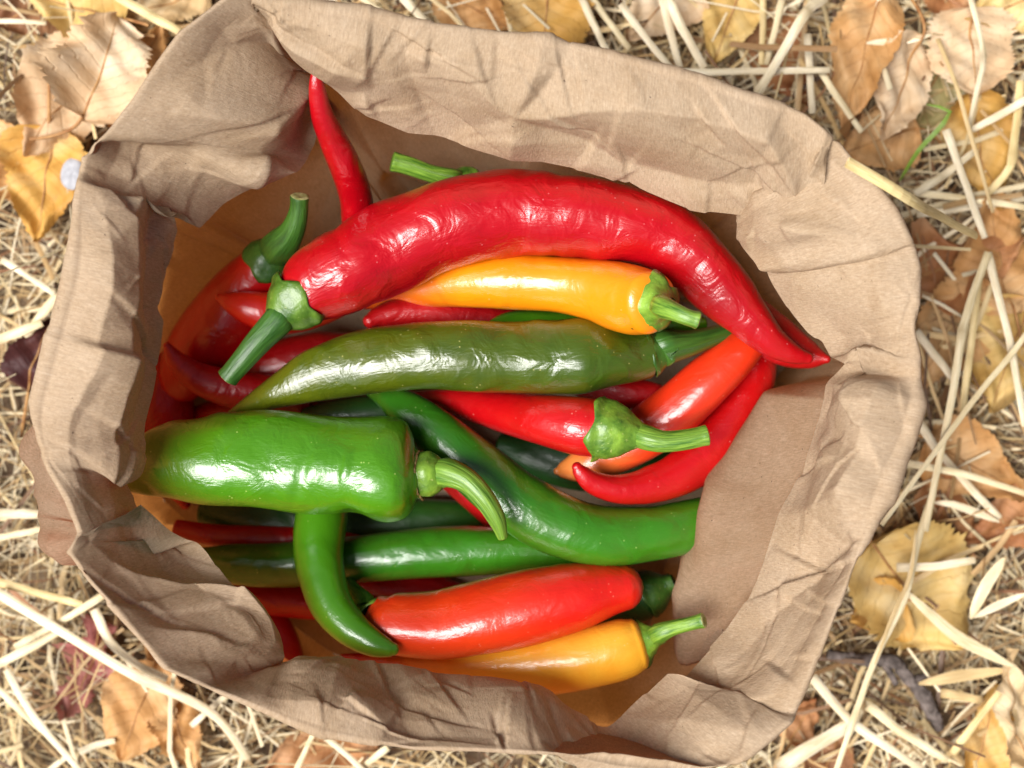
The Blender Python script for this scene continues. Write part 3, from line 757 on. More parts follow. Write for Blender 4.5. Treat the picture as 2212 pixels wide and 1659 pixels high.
LM = {
 'yellow': leaf_mat('leaf_yellow', (0.558, 0.324, 0.081), (0.702, 0.477, 0.162), (0.774, 0.612, 0.324), 0.270, (0.360, 0.162, 0.045)),
 'gold': leaf_mat('leaf_gold', (0.522, 0.243, 0.041), (0.666, 0.378, 0.090), (0.738, 0.522, 0.234), 0.315, (0.342, 0.135, 0.027)),
 'peach': leaf_mat('leaf_peach', (0.576, 0.351, 0.180), (0.720, 0.522, 0.315), (0.810, 0.675, 0.495), 0.360, (0.378, 0.180, 0.072)),
 'orange': leaf_mat('leaf_orange', (0.432, 0.198, 0.054), (0.612, 0.333, 0.126), (0.720, 0.486, 0.252), 0.405, (0.270, 0.099, 0.027)),
 'rust': leaf_mat('leaf_rust', (0.324, 0.117, 0.041), (0.486, 0.225, 0.090), (0.612, 0.360, 0.189), 0.450, (0.162, 0.054, 0.018)),
 'brown': leaf_mat('leaf_brown', (0.198, 0.081, 0.036), (0.342, 0.162, 0.072), (0.468, 0.270, 0.135), 0.450, (0.081, 0.027, 0.013)),
 'maroon': leaf_mat('leaf_maroon', (0.045, 0.013, 0.013), (0.081, 0.023, 0.020), (0.126, 0.045, 0.032), 0.450, (0.027, 0.009, 0.009)),
 'pink': leaf_mat('leaf_pink', (0.270, 0.063, 0.063), (0.414, 0.144, 0.117), (0.504, 0.252, 0.198), 0.540, (0.216, 0.099, 0.126)),
 'olive': leaf_mat('leaf_olive', (0.270, 0.225, 0.072), (0.432, 0.369, 0.162), (0.540, 0.486, 0.288), 0.270, (0.180, 0.144, 0.045)),
 'tan': leaf_mat('leaf_tan', (0.540, 0.342, 0.144), (0.684, 0.486, 0.252), (0.774, 0.630, 0.414), 0.540, (0.270, 0.117, 0.036)),
}
M_PET = plain_mat('petiole', (.26, .11, .035), (.46, .26, .10), 200, .6, .3, 0, .3)
def leaf(label, u, v, z, angle, length, width, kind, fold=.25, curl=.15, tilt=(0, 0), seed=0, shape='ovate', pet=.3, serr=.045, group='fallen autumn leaves'):
    """angle: direction of the leaf tip in the picture plane, degrees counter-clockwise from right; length / width in layout units"""
    rg = np.random.default_rng(seed + 900)
    k = kk(z); Lm, Wm = length * k, width * k * .5
    NL, NWd = 41, 19
    s = np.linspace(0, 1, NL)
    if shape == 'ovate': wprof = (np.sin(np.pi * s ** .72) ** .8) * (1 - .25 * s)
    elif shape == 'round': wprof = np.sin(np.pi * s ** .85) ** .55
    elif shape == 'lobed': wprof = np.sin(np.pi * s ** .8) ** .6 * (.72 + .34 * np.cos(2 * np.pi * (s * 2.6 - .2)))
    else: wprof = np.sin(np.pi * s ** 1.2) ** .8
    wprof = wprof / wprof.max()
    a = np.linspace(-1, 1, NWd)
    V = np.zeros((NL, NWd, 3)); UVl = np.zeros((NL, NWd, 2))
    ph = rg.uniform(0, 6, 8)
    for side in (0, 1): pass
    torn = 1 - .22 * np.clip(np.sin(s * rg.uniform(5, 9) + rg.uniform(0, 6)), .45, 1) - .10 * rg.uniform(size=NL) * (rg.uniform(size=NL) > .75)
    wprof = wprof * (torn + .12)
    tooth = (np.arange(NL) % 2) * serr * (1 + .6 * rg.normal(size=NL))
    asym = 1 + .12 * rg.normal()
    bend = rg.normal() * .10
    for i in range(NL):
        wl = Wm * (wprof[i] + (tooth[i] if 1 < i < NL - 2 else 0)) * (1 + .06 * np.sin(s[i] * 9 + ph[0]))
        wr_ = Wm * asym * (wprof[i] + (tooth[(i + 1) % NL] if 1 < i < NL - 2 else 0)) * (1 + .06 * np.sin(s[i] * 8 + ph[1]))
        for j in range(NWd):
            ww = (wl if a[j] < 0 else wr_) * a[j]
            x = s[i] * Lm - .18 * abs(ww) * (1 if serr else 0)
            z_ = fold * abs(ww) + curl * Lm * ((s[i] - .5) ** 2 * 2 - .25)
            aw = abs(a[j])
            z_ += .045 * Lm * aw ** 1.5 * np.sin(s[i] * 7 + ph[2] + (2 if a[j] > 0 else 0)) + .02 * Lm * aw * np.sin(s[i] * 17 + ph[3] + 4 * a[j])
            z_ += .035 * Lm * np.sin(s[i] * 11 + 3 * a[j] + ph[4]) + .024 * Lm * np.sin(s[i] * 19 - 5 * a[j] + ph[5]) + .22 * Lm * max(0, aw - .5) ** 1.3 * np.sin(s[i] * 4 + ph[6] + a[j])
            V[i, j] = (x - Lm * .5, ww + bend * Lm * (s[i] - .5) ** 2, z_)
            UVl[i, j] = (a[j], s[i])
    ca, sa = math.cos(math.radians(angle)), math.sin(math.radians(angle))
    Rz = np.array([[ca, -sa, 0], [sa, ca, 0], [0, 0, 1]])
    tx, ty = math.radians(tilt[0]), math.radians(tilt[1])
    Rx = np.array([[1, 0, 0], [0, math.cos(tx), -math.sin(tx)], [0, math.sin(tx), math.cos(tx)]])
    Ry = np.array([[math.cos(ty), 0, math.sin(ty)], [0, 1, 0], [-math.sin(ty), 0, math.cos(ty)]])
    M = Rz @ Ry @ Rx
    o_ = P(u, v, z)
    tr = lambda A: A @ M.T + o_
    root = empty('fallen_leaf', tuple(o_))
    tag(root, label, 'leaf', group)
    mesh_obj('blade', tr(V.reshape(-1, 3)), grid_faces(NL, NWd, False), LM[kind], root, UVl.reshape(-1, 2))
    mid = V[:, NWd // 2]
    pts = []
    if pet:
        d0 = mid[0] - mid[3]; d0 /= np.linalg.norm(d0)
        for q in np.linspace(1, .1, 6):
            pts.append(np.r_[mid[0] + d0 * q * pet * Lm + np.array([0, bend * Lm * q * q * 2, -.1 * q * Lm]), .0006])
    for i in range(0, NL - 3, 3): pts.append(np.r_[mid[i] + [0, 0, .0001], .00055 * (1 - s[i] * .8)])
    st = catmull(pts, 30)
    t, N, B = frames(st[:, :3])
    an = np.linspace(0, 2 * np.pi, 6, endpoint=False)
    vs = st[:, None, :3] + st[:, 3][:, None, None] * (np.cos(an)[None, :, None] * N[:, None] + np.sin(an)[None, :, None] * B[:, None])
    mesh_obj('midrib', tr(vs.reshape(-1, 3)), grid_faces(30, 6), M_PET, root)
    return root

leaf('bright yellow leaf at the top left edge of the picture', 165, 15, 1.6, 165, 230, 190, 'yellow', .2, .2, seed=1)
leaf('pale curled leaf with dark brown edge, left of the bag corner', 225, 140, 2.6, 75, 250, 200, 'peach', .5, -.3, (15, 10), seed=2, shape='round', serr=.07)
leaf('large peach leaf below the pale curled one at top left', 130, 215, 2.0, 235, 290, 230, 'peach', .12, .2, (0, 0), seed=3)
leaf('orange-brown leaf tucked against the top left bag corner', 300, 165, 1.8, 70, 260, 160, 'orange', .3, -.2, seed=4)
leaf('golden yellow leaf pointing down beside the left rim', 95, 400, 1.7, 262, 250, 190, 'gold', .2, .15, seed=5, pet=.6)
leaf('tan leaf half cut off above the bag corner', 360, 5, 1.3, 200, 200, 120, 'tan', .2, .2, seed=6)
leaf('dark maroon leaf with long stalk beside the left rim', 85, 765, 1.6, 70, 170, 110, 'maroon', .4, -.4, seed=7, pet=1.0)
leaf('pinkish red tattered leaf under straw at lower left', 190, 1445, 1.0, 250, 230, 150, 'pink', .1, .3, seed=8, serr=.12, shape='lobed', pet=.1)
leaf('orange rounded leaf at lower left under long stalk', 300, 1540, 1.5, 250, 230, 165, 'orange', .12, -.15, seed=9, shape='round', serr=.02)
leaf('narrow orange leaf beside the orange rounded leaf at bottom', 393, 1590, 1.3, 290, 180, 100, 'orange', .3, -.2, seed=10, serr=.06)
leaf('small orange leaf peeping out under lower left rim', 335, 1405, 1.1, 120, 130, 80, 'orange', .2, .1, seed=11)
leaf('rust-coloured leaf under the bottom rim of the bag', 690, 1625, 1.0, 200, 260, 170, 'rust', .15, .2, seed=12)
leaf('orange leaf just above the top rim', 1030, 22, 1.2, 330, 190, 130, 'orange', .25, .2, seed=13)
leaf('broad amber leaf just above the top rim', 1180, 30, 1.6, 265, 220, 200, 'gold', .12, -.2, seed=14, shape='round')
leaf('pale yellow leaf above the top rim among straws', 1572, 55, 1.5, 250, 190, 130, 'yellow', .2, .2, seed=15)
leaf('long orange-brown leaf at upper right, folded beside a peach leaf', 1862, 140, 1.9, 255, 320, 160, 'orange', .35, -.15, (25, 0), seed=16)
leaf('peach serrated leaf right of the long orange-brown leaf', 1950, 195, 2.0, 250, 240, 150, 'peach', .2, .15, (-15, 0), seed=17, serr=.06)
leaf('pale peach serrated leaf under a grey stalk at top right', 2102, 112, 2.0, 275, 190, 200, 'peach', .08, .1, seed=18, shape='round', serr=.07)
leaf('yellow leaf in the top right corner of the picture', 2175, 15, 1.9, 200, 200, 130, 'yellow', .25, .2, seed=19)
leaf('olive green leaf under straw at upper right', 2010, 190, 0.7, 240, 330, 170, 'olive', .1, .1, seed=20)
leaf('small orange leaf against the upper right rim', 1890, 305, 1.3, 200, 190, 140, 'orange', .2, .15, seed=21)
leaf('orange leaf behind crossing straws at right edge', 2125, 330, 1.3, 285, 260, 170, 'gold', .25, .2, seed=22, serr=.02)
leaf('crumpled rust leaf beside the right rim', 2050, 575, 1.2, 20, 330, 210, 'rust', .3, .3, seed=23, shape='lobed')
leaf('pale orange leaf at the right edge beside the crumpled rust leaf', 2160, 540, 1.5, 100, 280, 190, 'orange', .2, .25, seed=24)
leaf('large yellow leaf at the right edge under a pale stalk', 2180, 770, 1.4, 250, 260, 200, 'yellow', .1, .1, seed=25)
leaf('orange leaf lying flat close to the right rim', 2045, 725, 1.1, 240, 280, 160, 'orange', .2, .15, seed=26)
leaf('orange leaf under crossed straws at right', 2110, 1010, 1.3, 330, 250, 160, 'orange', .2, .2, seed=27)
leaf('dark rust leaf low among straw at right', 2050, 1120, 0.8, 300, 200, 120, 'rust', .2, .3, seed=28)
leaf('big yellow leaf beside the lower right rim', 1975, 1290, 1.6, 310, 300, 240, 'yellow', .12, .12, seed=29, shape='round', serr=.06)
leaf('cupped golden leaf curling under the big yellow leaf', 1890, 1315, 1.3, 200, 130, 130, 'gold', .7, .5, seed=30, serr=.02)
leaf('tan serrated leaf standing at the lower right edge', 2195, 1540, 2.0, 100, 280, 120, 'tan', .5, .2, (30, 0), seed=31, serr=.12)
leaf('golden brown leaf behind the tan serrated leaf', 2130, 1590, 1.4, 75, 230, 120, 'gold', .3, .2, seed=32)
leaf('small peach leaf by the bottom right bag corner', 1735, 1555, .9, 60, 110, 80, 'rust', .2, .2, seed=33)
leaf('dark brown leaf at the bottom edge, right of the bag', 1800, 1625, .8, 70, 170, 100, 'brown', .2, .2, seed=34)
leaf('brown leaf under straw at the top left corner', 55, 25, .8, 200, 170, 120, 'brown', .2, .2, seed=35)
leaf('rust leaf among straws above the upper right rim', 1690, 130, .7, 300, 240, 140, 'rust', .2, .2, seed=36)

leaf('broad orange leaf at the left edge below the large peach leaf', 20, 330, 1.2, 120, 200, 140, 'orange', .2, .2, seed=37)
leaf('rust leaf at the right edge just above the big yellow leaf', 2180, 1130, 1.0, 200, 220, 150, 'rust', .2, .2, seed=38)
leaf('peach leaf at the top edge left of the pale yellow leaf', 1420, 20, 1.2, 230, 200, 150, 'peach', .2, .2, seed=39)
leaf('small rust leaf between straws under the top right corner leaf', 2060, 20, 1.0, 300, 170, 110, 'rust', .25, .2, seed=40)

# ------------------------------------------------------------------ straw
def straw_mat(name, c1, c2, c3):
    m, n = new_mat(name)
    uv = n.nodes.new('ShaderNodeUVMap'); oi = n.nodes.new('ShaderNodeObjectInfo')
    ad = nd(n, 'ShaderNodeVectorMath', _operation='ADD')
    n.links.new(uv.outputs[0], ad.inputs[0]); n.links.new(oi.outputs['Random'], ad.inputs[1])
    st = noise(n, mapping(n, ad.outputs[0], (9, .5, 1)), 2.5, 4, .6)
    lo = noise(n, mapping(n, ad.outputs[0], (.6, .35, 1)), 2.0, 3, .6)
    col = ramp(n, st, [(.28, c1), (.5, c2), (.72, c3)])
    col = mixc(n, ramp(n, lo, [(.45, 0), (.75, .55)]), col, c1)
    at = nd(n, 'ShaderNodeAttribute'); at.attribute_name = 'tint'; 
    col = mixc(n, 1.0, col, at.outputs['Color'], 'MULTIPLY')
    b = nd(n, 'ShaderNodeBsdfPrincipled', Roughness=.42)
    b.inputs['Specular IOR Level'].default_value = .5
    n.links.new(col, b.inputs['Base Color'])
    n.links.new(bump(n, st, .5, .0004), b.inputs['Normal'])
    finish(n, b.outputs[0])
    return m
M_STRAW = straw_mat('straw', (.52, .40, .21), (.78, .66, .44), (.92, .85, .69))
def set_tint(o, cols):
    me = o.data
    ca = me.color_attributes.new('tint', 'FLOAT_COLOR', 'POINT')
    ca.data.foreach_set('color', np.asarray(cols, dtype=np.float32).ravel())
TINT = {'pale': (1.0, 1.0, 1.0), 'cream': (.98, .96, .86), 'yellow': (.95, .86, .60), 'tan': (.78, .66, .46), 'grey': (.86, .84, .80), 'brown': (.42, .26, .14), 'green': (.22, .42, .06), 'white': (1.04, 1.04, 1.04)}
def straw(label, reg, pts, width, z, tint='cream', flat=.42, seed=0, node=None, name='straw_stalk', cat='straw', taper=.8, mat=None):
    rg = np.random.default_rng(seed + 3000)
    zz = z if hasattr(z, '__len__') else [z] * len(pts)
    uvp = [Q(reg, *p) if reg else p for p in pts]
    wl = width * (.3501 if reg else 1.0)
    rows = np.array([P(u, v, q) for (u, v), q in zip(uvp, zz)])
    n_ = max(8, int(np.linalg.norm(np.diff(rows, axis=0), axis=1).sum() / .0035))
    n_ = min(n_, 60)
    c = catmull(rows, n_)
    r = wl * kk(np.mean(zz)) * .5
    s = np.linspace(0, 1, n_)
    if 'husk' in label or ' blade' in label: taper, flat, spind = 1.0, .14, True
    else: spind = False
    rad = r * (1 + (taper - 1) * s) * (1 + .05 * np.sin(s * 9 + rg.uniform(0, 6)))
    for q in ([node] if node is not None else []):
        rad *= 1 + .35 * np.exp(-((s - q) / .02) ** 2)
    if spind: rad = rad * (.12 + .95 * np.sin(np.pi * np.clip(s * .96 + .02, 0, 1)) ** .7)
    c[:, :2] += (.05 * r * np.sin(s * 14 + rg.uniform(0, 6)))[:, None]
    t, N, B = frames(c)
    na = 10
    an = np.linspace(0, 2 * np.pi, na, endpoint=False)
    up = np.array([0, 0, 1.0])
    tw = rg.uniform(-.5, .5)
    e1 = np.cross(t, up); e1 /= np.linalg.norm(e1, axis=1)[:, None] + 1e-9
    e2 = np.cross(e1, t)
    prof = 1 + .06 * np.cos(an * 4)
    vs = c[:, None] + rad[:, None, None] * (prof * np.cos(an + 0))[None, :, None] * e1[:, None] + (rad * flat)[:, None, None] * (prof * np.sin(an))[None, :, None] * e2[:, None]
    vv = vs.reshape(-1, 3)
    f = [tuple(reversed(x)) for x in grid_faces(n_, na)]
    # hollow ends
    L = np.linalg.norm(np.diff(c, axis=0), axis=1).sum() * 100
    uvs = np.stack([np.tile(np.abs(np.linspace(-1, 1, na)), n_), np.repeat(s * L, na)], 1)
    for end, i0, sg in ((0, 0, 1), (1, (n_ - 1) * na, -1)):
        ring = vs[0] if end == 0 else vs[-1]
        cc = ring.mean(0) + (t[0] if end == 0 else -t[-1]) * r * .5
        vv = np.vstack([vv, [cc]]); uvs = np.vstack([uvs, [[0, 0]]])
        kx = len(vv) - 1
        for j in range(na):
            tri = (i0 + j, i0 + (j + 1) % na, kx)
            f.append(tri if end == 0 else tri[::-1])
    base = (float(vv[:, 0].mean()), float(vv[:, 1].mean()), float(vv[:, 2].min()))
    vv = vv - np.array(base)
    o = mesh_obj(name, vv, f, mat or M_STRAW, None, uvs, smooth=False)
    o.location = base
    tc_ = np.array(TINT[tint]) * rg.uniform(.88, 1.05)
    var = 1 - .10 * np.sin(s * rg.uniform(4, 11) + rg.uniform(0, 6)) - .25 * np.exp(-s / .03) - .25 * np.exp(-(1 - s) / .03)
    for q in ([node] if node is not None else [rg.uniform(.2, .8)]): var -= .35 * np.exp(-((s - q) / .018) ** 2)
    vt = np.r_[np.repeat(var, na), .35, .35]
    tcol = np.stack([tc_[0] * vt, tc_[1] * vt ** 1.15, tc_[2] * vt ** 1.4, np.ones(len(vt))], 1)
    set_tint(o, tcol)
    tag(o, label, cat, 'single straw stalks on the ground' if cat == 'straw' else None)
    return o

STRAWS = [
 ('thick yellow stalk ending at the top left bag corner', 1, [(700, -40), (900, 80), (1110, 195)], 62, 3.0, 'yellow'),
 ('thin straw at the very left above the golden leaf', 1, [(-20, 130), (130, 132), (285, 142)], 30, 2.2, 'pale'),
 ('short straw behind the left end of the top rim', 2, [(170, -20), (240, 30), (320, 85)], 34, 2.2, 'cream'),
 ('broad pale straw stub behind the top rim, left of orange leaf', 2, [(430, -20), (500, 60), (570, 130)], 55, 2.2, 'white'),
 ('straw running down to the top rim beside the amber leaf', 2, [(1530, -20), (1610, 150), (1700, 340)], 46, 2.6, 'white'),
 ('second straw right of the amber leaf', 2, [(1590, -20), (1700, 130), (1830, 300)], 40, 2.1, 'cream'),
 ('straw with frayed top end behind the top rim', 2, [(1775, 25), (1920, 220), (2090, 430)], 46, 2.8, 'white'),
 ('straw next to the pale yellow leaf above the rim', 2, [(2030, -20), (2080, 190), (2140, 420)], 50, 2.0, 'pale'),
 ('straw crossing left of the pale yellow leaf', 3, [(10, -20), (110, 190), (240, 420)], 58, 2.4, 'white'),
 ('yellowish straw running up from the bright leaning stalk', 3, [(600, -20), (600, 160), (590, 400)], 40, 1.8, 'yellow'),
 ('second yellowish straw parallel to it, slightly right', 3, [(720, -20), (680, 160), (620, 400)], 40, 2.0, 'cream'),
 ('bright white stalk with a bent node leaning to the upper right rim', 3, [(985, -15), (870, 70), (740, 290), (565, 580)], 62, [2.4, 3.0, 3.2, 3.4], 'white'),
 ('horizontal white stalk above the upper right rim', 3, [(90, 448), (500, 440), (1010, 432)], 44, 2.8, 'white'),
 ('vertical pale stalk crossing the horizontal one', 3, [(875, 210), (890, 450), (905, 700)], 48, 2.3, 'pale'),
 ('slanting stalk below the end of the horizontal white one', 3, [(950, 430), (1060, 600), (1210, 815)], 44, 2.3, 'cream'),
 ('short pale stalk above the orange-brown leaf at upper right', 3, [(1340, -20), (1300, 110), (1250, 250)], 52, 1.9, 'white'),
 ('broad dry blade pointing left at upper right', 3, [(1640, 215), (1450, 250), (1240, 265)], 46, 2.3, 'white'),
 ('grey stalk hanging over the pale peach leaf', 3, [(1880, -20), (1960, 330), (1920, 560), (1870, 790)], 36, [3.2, 3.0, 2.8, 2.5], 'grey', .45),
 ('long thin tan stalk crossing the right side from top to rim height', 3, [(1680, 240), (1790, 520), (1870, 790), (2020, 1310)], 28, [2.2, 2.9, 3.1, 3.0], 'tan'),
 ('straw slanting in from the right edge at upper right', 3, [(2230, 610), (2060, 710), (1890, 800)], 48, 2.4, 'white'),
 ('white straw crossing under the long thin tan stalk', 3, [(1540, 1195), (1730, 1070), (1910, 930)], 48, 2.3, 'white'),
 ('pale broad straw running down beside the long tan stalk', 3, [(1730, 800), (1840, 1110), (1970, 1470)], 50, 2.5, 'white'),
 ('yellow stalk with a node along the right edge', 3, [(2195, 500), (2150, 880), (2120, 1040), (1990, 1190)], 54, [2.0, 2.3, 2.4, 2.0], 'yellow', .65),
 ('long pale straw lying level right of the upper right rim', 3, [(1530, 1185), (1880, 1230), (2230, 1280)], 42, 2.0, 'cream'),
 ('pale straw crossing the level one near the right edge', 3, [(1550, 1325), (1900, 1275), (2230, 1225)], 42, 1.6, 'pale'),
 ('thick tan stalk resting over the upper right rim of the bag', 3, [(1120, 1000), (1500, 1225), (1700, 1340), (1915, 1455)], 66, [12.9, 12.2, 9.0, 5.5], 'yellow'),
 ('longest stalk running down the right side past the rim', 6, [(1990, -20), (1850, 390), (1760, 900), (1600, 1700)], 50, [3.2, 3.6, 3.6, 3.4], 'cream', .3),
 ('tan stalk lying against the longest stalk', 6, [(1925, 150), (1890, 500), (1830, 960)], 50, 2.6, 'yellow'),
 ('white stalk running down over the yellow leaf at right', 6, [(1985, -20), (2130, 560), (2215, 1050)], 50, [3.0, 3.2, 2.9], 'white', .55),
 ('thin straight stalk with a node crossing the longest one', 6, [(2225, 480), (2115, 630), (1900, 890), (1330, 1660)], 36, [3.6, 3.8, 4.0, 4.2], 'cream', .12),
 ('short pale straw ending at the middle of the right rim', 6, [(1545, 465), (1660, 610), (1790, 780)], 52, 1.9, 'white'),
 ('broad pale straw running down right from the rim', 6, [(1550, 1010), (1720, 1250), (2060, 1620)], 52, 1.8, 'white'),
 ('pale straw lying level under the longest stalk at right', 6, [(1445, 1270), (1850, 1350), (2230, 1470)], 44, 2.4, 'cream'),
 ('thin pinkish straw under the crumpled rust leaf', 6, [(1580, 240), (1720, 310), (1860, 395)], 22, 2.0, 'pale'),
 ('curved dry blade at right below the level straw', 6, [(1650, 1520), (1800, 1540), (2060, 1640)], 44, 2.0, 'white'),
 ('lower end of a cream stalk crossing in front of the yellow leaf', 9, [(1645, -20), (1560, 250), (1470, 620), (1280, 1020), (1050, 1680)], 42, [3.0, 3.3, 3.5, 3.4, 2.8], 'cream', .8),
 ('thin brown twisted blade along that cream stalk', 9, [(1540, 190), (1510, 470), (1400, 720), (1290, 1020)], 24, 3.9, 'tan'),
 ('flat pale straw running right from the bottom right bag corner', 9, [(905, 1095), (1150, 1375), (1600, 1680)], 58, 2.8, 'white'),
 ('broad frayed pale straw near the bottom edge, right of the bag', 9, [(690, 1660), (900, 1530), (1150, 1385)], 95, 2.2, 'pale'),
 ('flat straw below the grey twig', 9, [(1245, 1270), (1450, 1430), (1740, 1610)], 56, 2.4, 'cream'),
 ('pale pointed husk lying over the big yellow leaf', 9, [(1480, 560), (1620, 700), (1850, 880), (2160, 1035)], 66, [3.0, 2.9, 2.8, 2.4], 'cream'),
 ('whitish straw lying across the big yellow leaf', 9, [(1425, 420), (1650, 415), (1910, 375)], 52, 2.7, 'white'),
 ('pale husk at right pointing down beside the yellow leaf', 9, [(2090, 360), (1960, 560), (1880, 740)], 70, 2.5, 'cream'),
 ('short pale straw at the right edge below the husk', 9, [(2230, 580), (2060, 650), (1900, 730)], 46, 2.3, 'white'),
 ('broad tan stalk under the pointed husk', 9, [(1560, 1140), (1820, 1090), (2110, 1055)], 66, 1.9, 'tan'),
 ('short tan stalk piece right of the twig', 9, [(1700, 1195), (1820, 1215), (1950, 1240)], 56, 1.6, 'tan'),
 ('shiny pale stalk in front of the golden brown leaf', 9, [(1770, 1570), (1880, 1420), (2060, 1190)], 50, 2.6, 'yellow'),
 ('long pale stalk crossing the lower left corner in front of the pink leaf', 7, [(-20, 575), (380, 815), (760, 1050), (1290, 1310), (1530, 1600)], 62, [2.6, 2.8, 2.9, 2.6, 1.6], 'white', .55),
 ('yellowish straw above the long pale stalk at lower left', 7, [(-10, 510), (200, 570), (510, 650)], 52, 2.2, 'yellow'),
 ('straw reaching the lower left rim from the long stalk', 7, [(640, 590), (400, 740), (90, 910)], 44, 2.5, 'cream'),
 ('cream straw at the left edge under the long stalk', 7, [(-20, 1020), (180, 920), (390, 800)], 56, 2.0, 'cream'),
 ('curved white straw between the rim and the pink leaf', 7, [(580, 680), (680, 880), (830, 1010), (1030, 1110)], 56, 2.3, 'white'),
 ('white straw with split end in the bottom left corner', 7, [(40, 1050), (160, 1270), (280, 1430), (500, 1680)], 50, 2.6, 'white', .6),
 ('second straw joining it from the left edge', 7, [(-20, 1160), (110, 1290), (260, 1430)], 44, 2.1, 'cream'),
 ('short pale straw at the left edge beside the bulging bag side', 7, [(-20, 92), (100, 90), (250, 92)], 62, 1.8, 'pale'),
 ('pale straw just below it at the left edge', 7, [(-20, 240), (110, 215), (260, 185)], 42, 1.6, 'cream'),
 ('short straw linking the bottom rim and the long pale stalk', 7, [(1180, 1400), (1280, 1310), (1400, 1205)], 38, 2.1, 'pale'),
 ('straw slanting up to the bottom rim at the rust leaf', 7, [(1820, 1690), (1880, 1560), (1940, 1430)], 34, 2.4, 'cream'),
 ('straw slanting down right over the rust leaf', 7, [(2010, 1470), (2120, 1560), (2260, 1690)], 40, 2.4, 'pale'),
 ('pale straw left of the orange rounded leaf', 7, [(490, 1560), (600, 1515), (710, 1490)], 46, 1.8, 'white'),
 ('straw crossing under the bottom rim, right of the rust leaf', 8, [(340, 1530), (250, 1600), (140, 1690)], 42, 2.2, 'cream'),
 ('pale diagonal straw on the left edge near the rim', 4, [(10, 20), (180, 130), (340, 235)], 42, 2.2, 'pale'),
 ('yellowish straw running down left from the rim', 4, [(370, 220), (260, 360), (110, 560)], 58, 1.9, 'cream'),
 ('broad straw at the left edge above the maroon leaf', 4, [(-20, 520), (110, 470), (260, 410)], 62, 2.2, 'cream'),
]
for i, s_ in enumerate(STRAWS):
    lab, reg, pts, wd, z, ti = s_[:6]
    straw(lab, reg, pts, wd, z, ti, seed=i, node=s_[6] if len(s_) > 6 else None)
straw('thin bright green grass blade at upper right', 3, [(1440, 1120), (1560, 930), (1690, 790), (1755, 690), (1690, 660), (1610, 645)], 28, [1.6, 2.4, 2.8, 3.1, 3.1, 3.0], 'green', .35, 77, name='grass_blade', cat='grass blade', taper=.4)

# dark twig
M_TWIG = plain_mat('twig_bark', (.05, .038, .032), (.20, .16, .14), 260, .8, .3, 0, .9, 420, .0012)
rg = np.random.default_rng(4)
tp = [Q(9, x, y) for x, y in ((1000, 955), (1180, 985), (1400, 1000), (1500, 1110), (1570, 1180), (1660, 1350), (1690, 1420))]
rows = np.array([np.r_[P(u, v, 1.5 - .05 * i), r] for i, ((u, v), r) in enumerate(zip(tp, (.0018, .0021, .0025, .0023, .0027, .0024, .0018)))])
c = catmull(rows, 50); t, N, B = frames(c[:, :3])
an = np.linspace(0, 2 * np.pi, 14, endpoint=False)
S, T = np.meshgrid(np.linspace(0, 1, 50), an, indexing='ij')
D = 1 + .12 * np.sin(S * 40 + 3 * T) + .1 * rg.normal(size=S.shape)
vs = c[:, None, :3] + (c[:, 3][:, None] * D)[..., None] * (np.cos(T)[..., None] * N[:, None] + np.sin(T)[..., None] * B[:, None])
tw = empty('twig', tuple(c[25, :3]))
tag(tw, 'dark grey bark twig lying below the big yellow leaf', 'twig')
vv = np.vstack([vs.reshape(-1, 3), c[0, :3], c[-1, :3]])
ff = [tuple(reversed(x)) for x in grid_faces(50, 14)] + [(700, j, (j + 1) % 14) for j in range(14)] + [(701, 686 + (j + 1) % 14, 686 + j) for j in range(14)]
mesh_obj('bark', vv, ff, M_TWIG, tw)
for (i, L, a) in ((18, .010, 1.0), (30, .007, -1.2)):
    b0 = c[i, :3]; d = t[i] * .6 + B[i] * a + np.array([0, 0, .3]); d /= np.linalg.norm(d)
    cc = np.array([b0 + d * L * q + np.array([0, 0, -.0006 * q]) for q in np.linspace(0, 1, 8)])
    tt_, n_, b_ = frames(cc)
    a6 = np.linspace(0, 2 * np.pi, 8, endpoint=False)
    v6 = cc[:, None] + (np.linspace(.0018, .0009, 8) * (1 + .1 * rg.normal(size=8)))[:, None, None] * (np.cos(a6)[None, :, None] * n_[:, None] + np.sin(a6)[None, :, None] * b_[:, None])
    vx = np.vstack([v6.reshape(-1, 3), cc[-1]])
    mesh_obj('side_stub', vx, [tuple(reversed(x)) for x in grid_faces(8, 8)] + [(64, 56 + (j + 1) % 8, 56 + j) for j in range(8)], M_TWIG, tw)

# white pebble on the golden leaf
M_PEB = plain_mat('white_pebble', (.30, .30, .32), (.44, .44, .46), 300, .9, .1, 0, .4)
uu, vv_ = np.meshgrid(np.linspace(0, np.pi, 20), np.linspace(0, 2 * np.pi, 28, endpoint=False), indexing='ij')
rr = 1 + .10 * np.sin(2 * vv_ + 1) * np.sin(uu) + .05 * np.sin(3 * uu + vv_) + .02 * np.sin(5 * vv_ + 2 * uu)
vs = np.stack([.0042 * rr * np.sin(uu) * np.cos(vv_), .0062 * rr * np.sin(uu) * np.sin(vv_), .0022 * rr * np.cos(uu)], -1).reshape(-1, 3)
po = mesh_obj('pebble', vs, [tuple(reversed(x)) for x in grid_faces(20, 28)], M_PEB)
po.location = Vector(P(160, 375, 1.9))
tag(po, 'small white lump on the golden leaf beside the left rim', 'pebble')

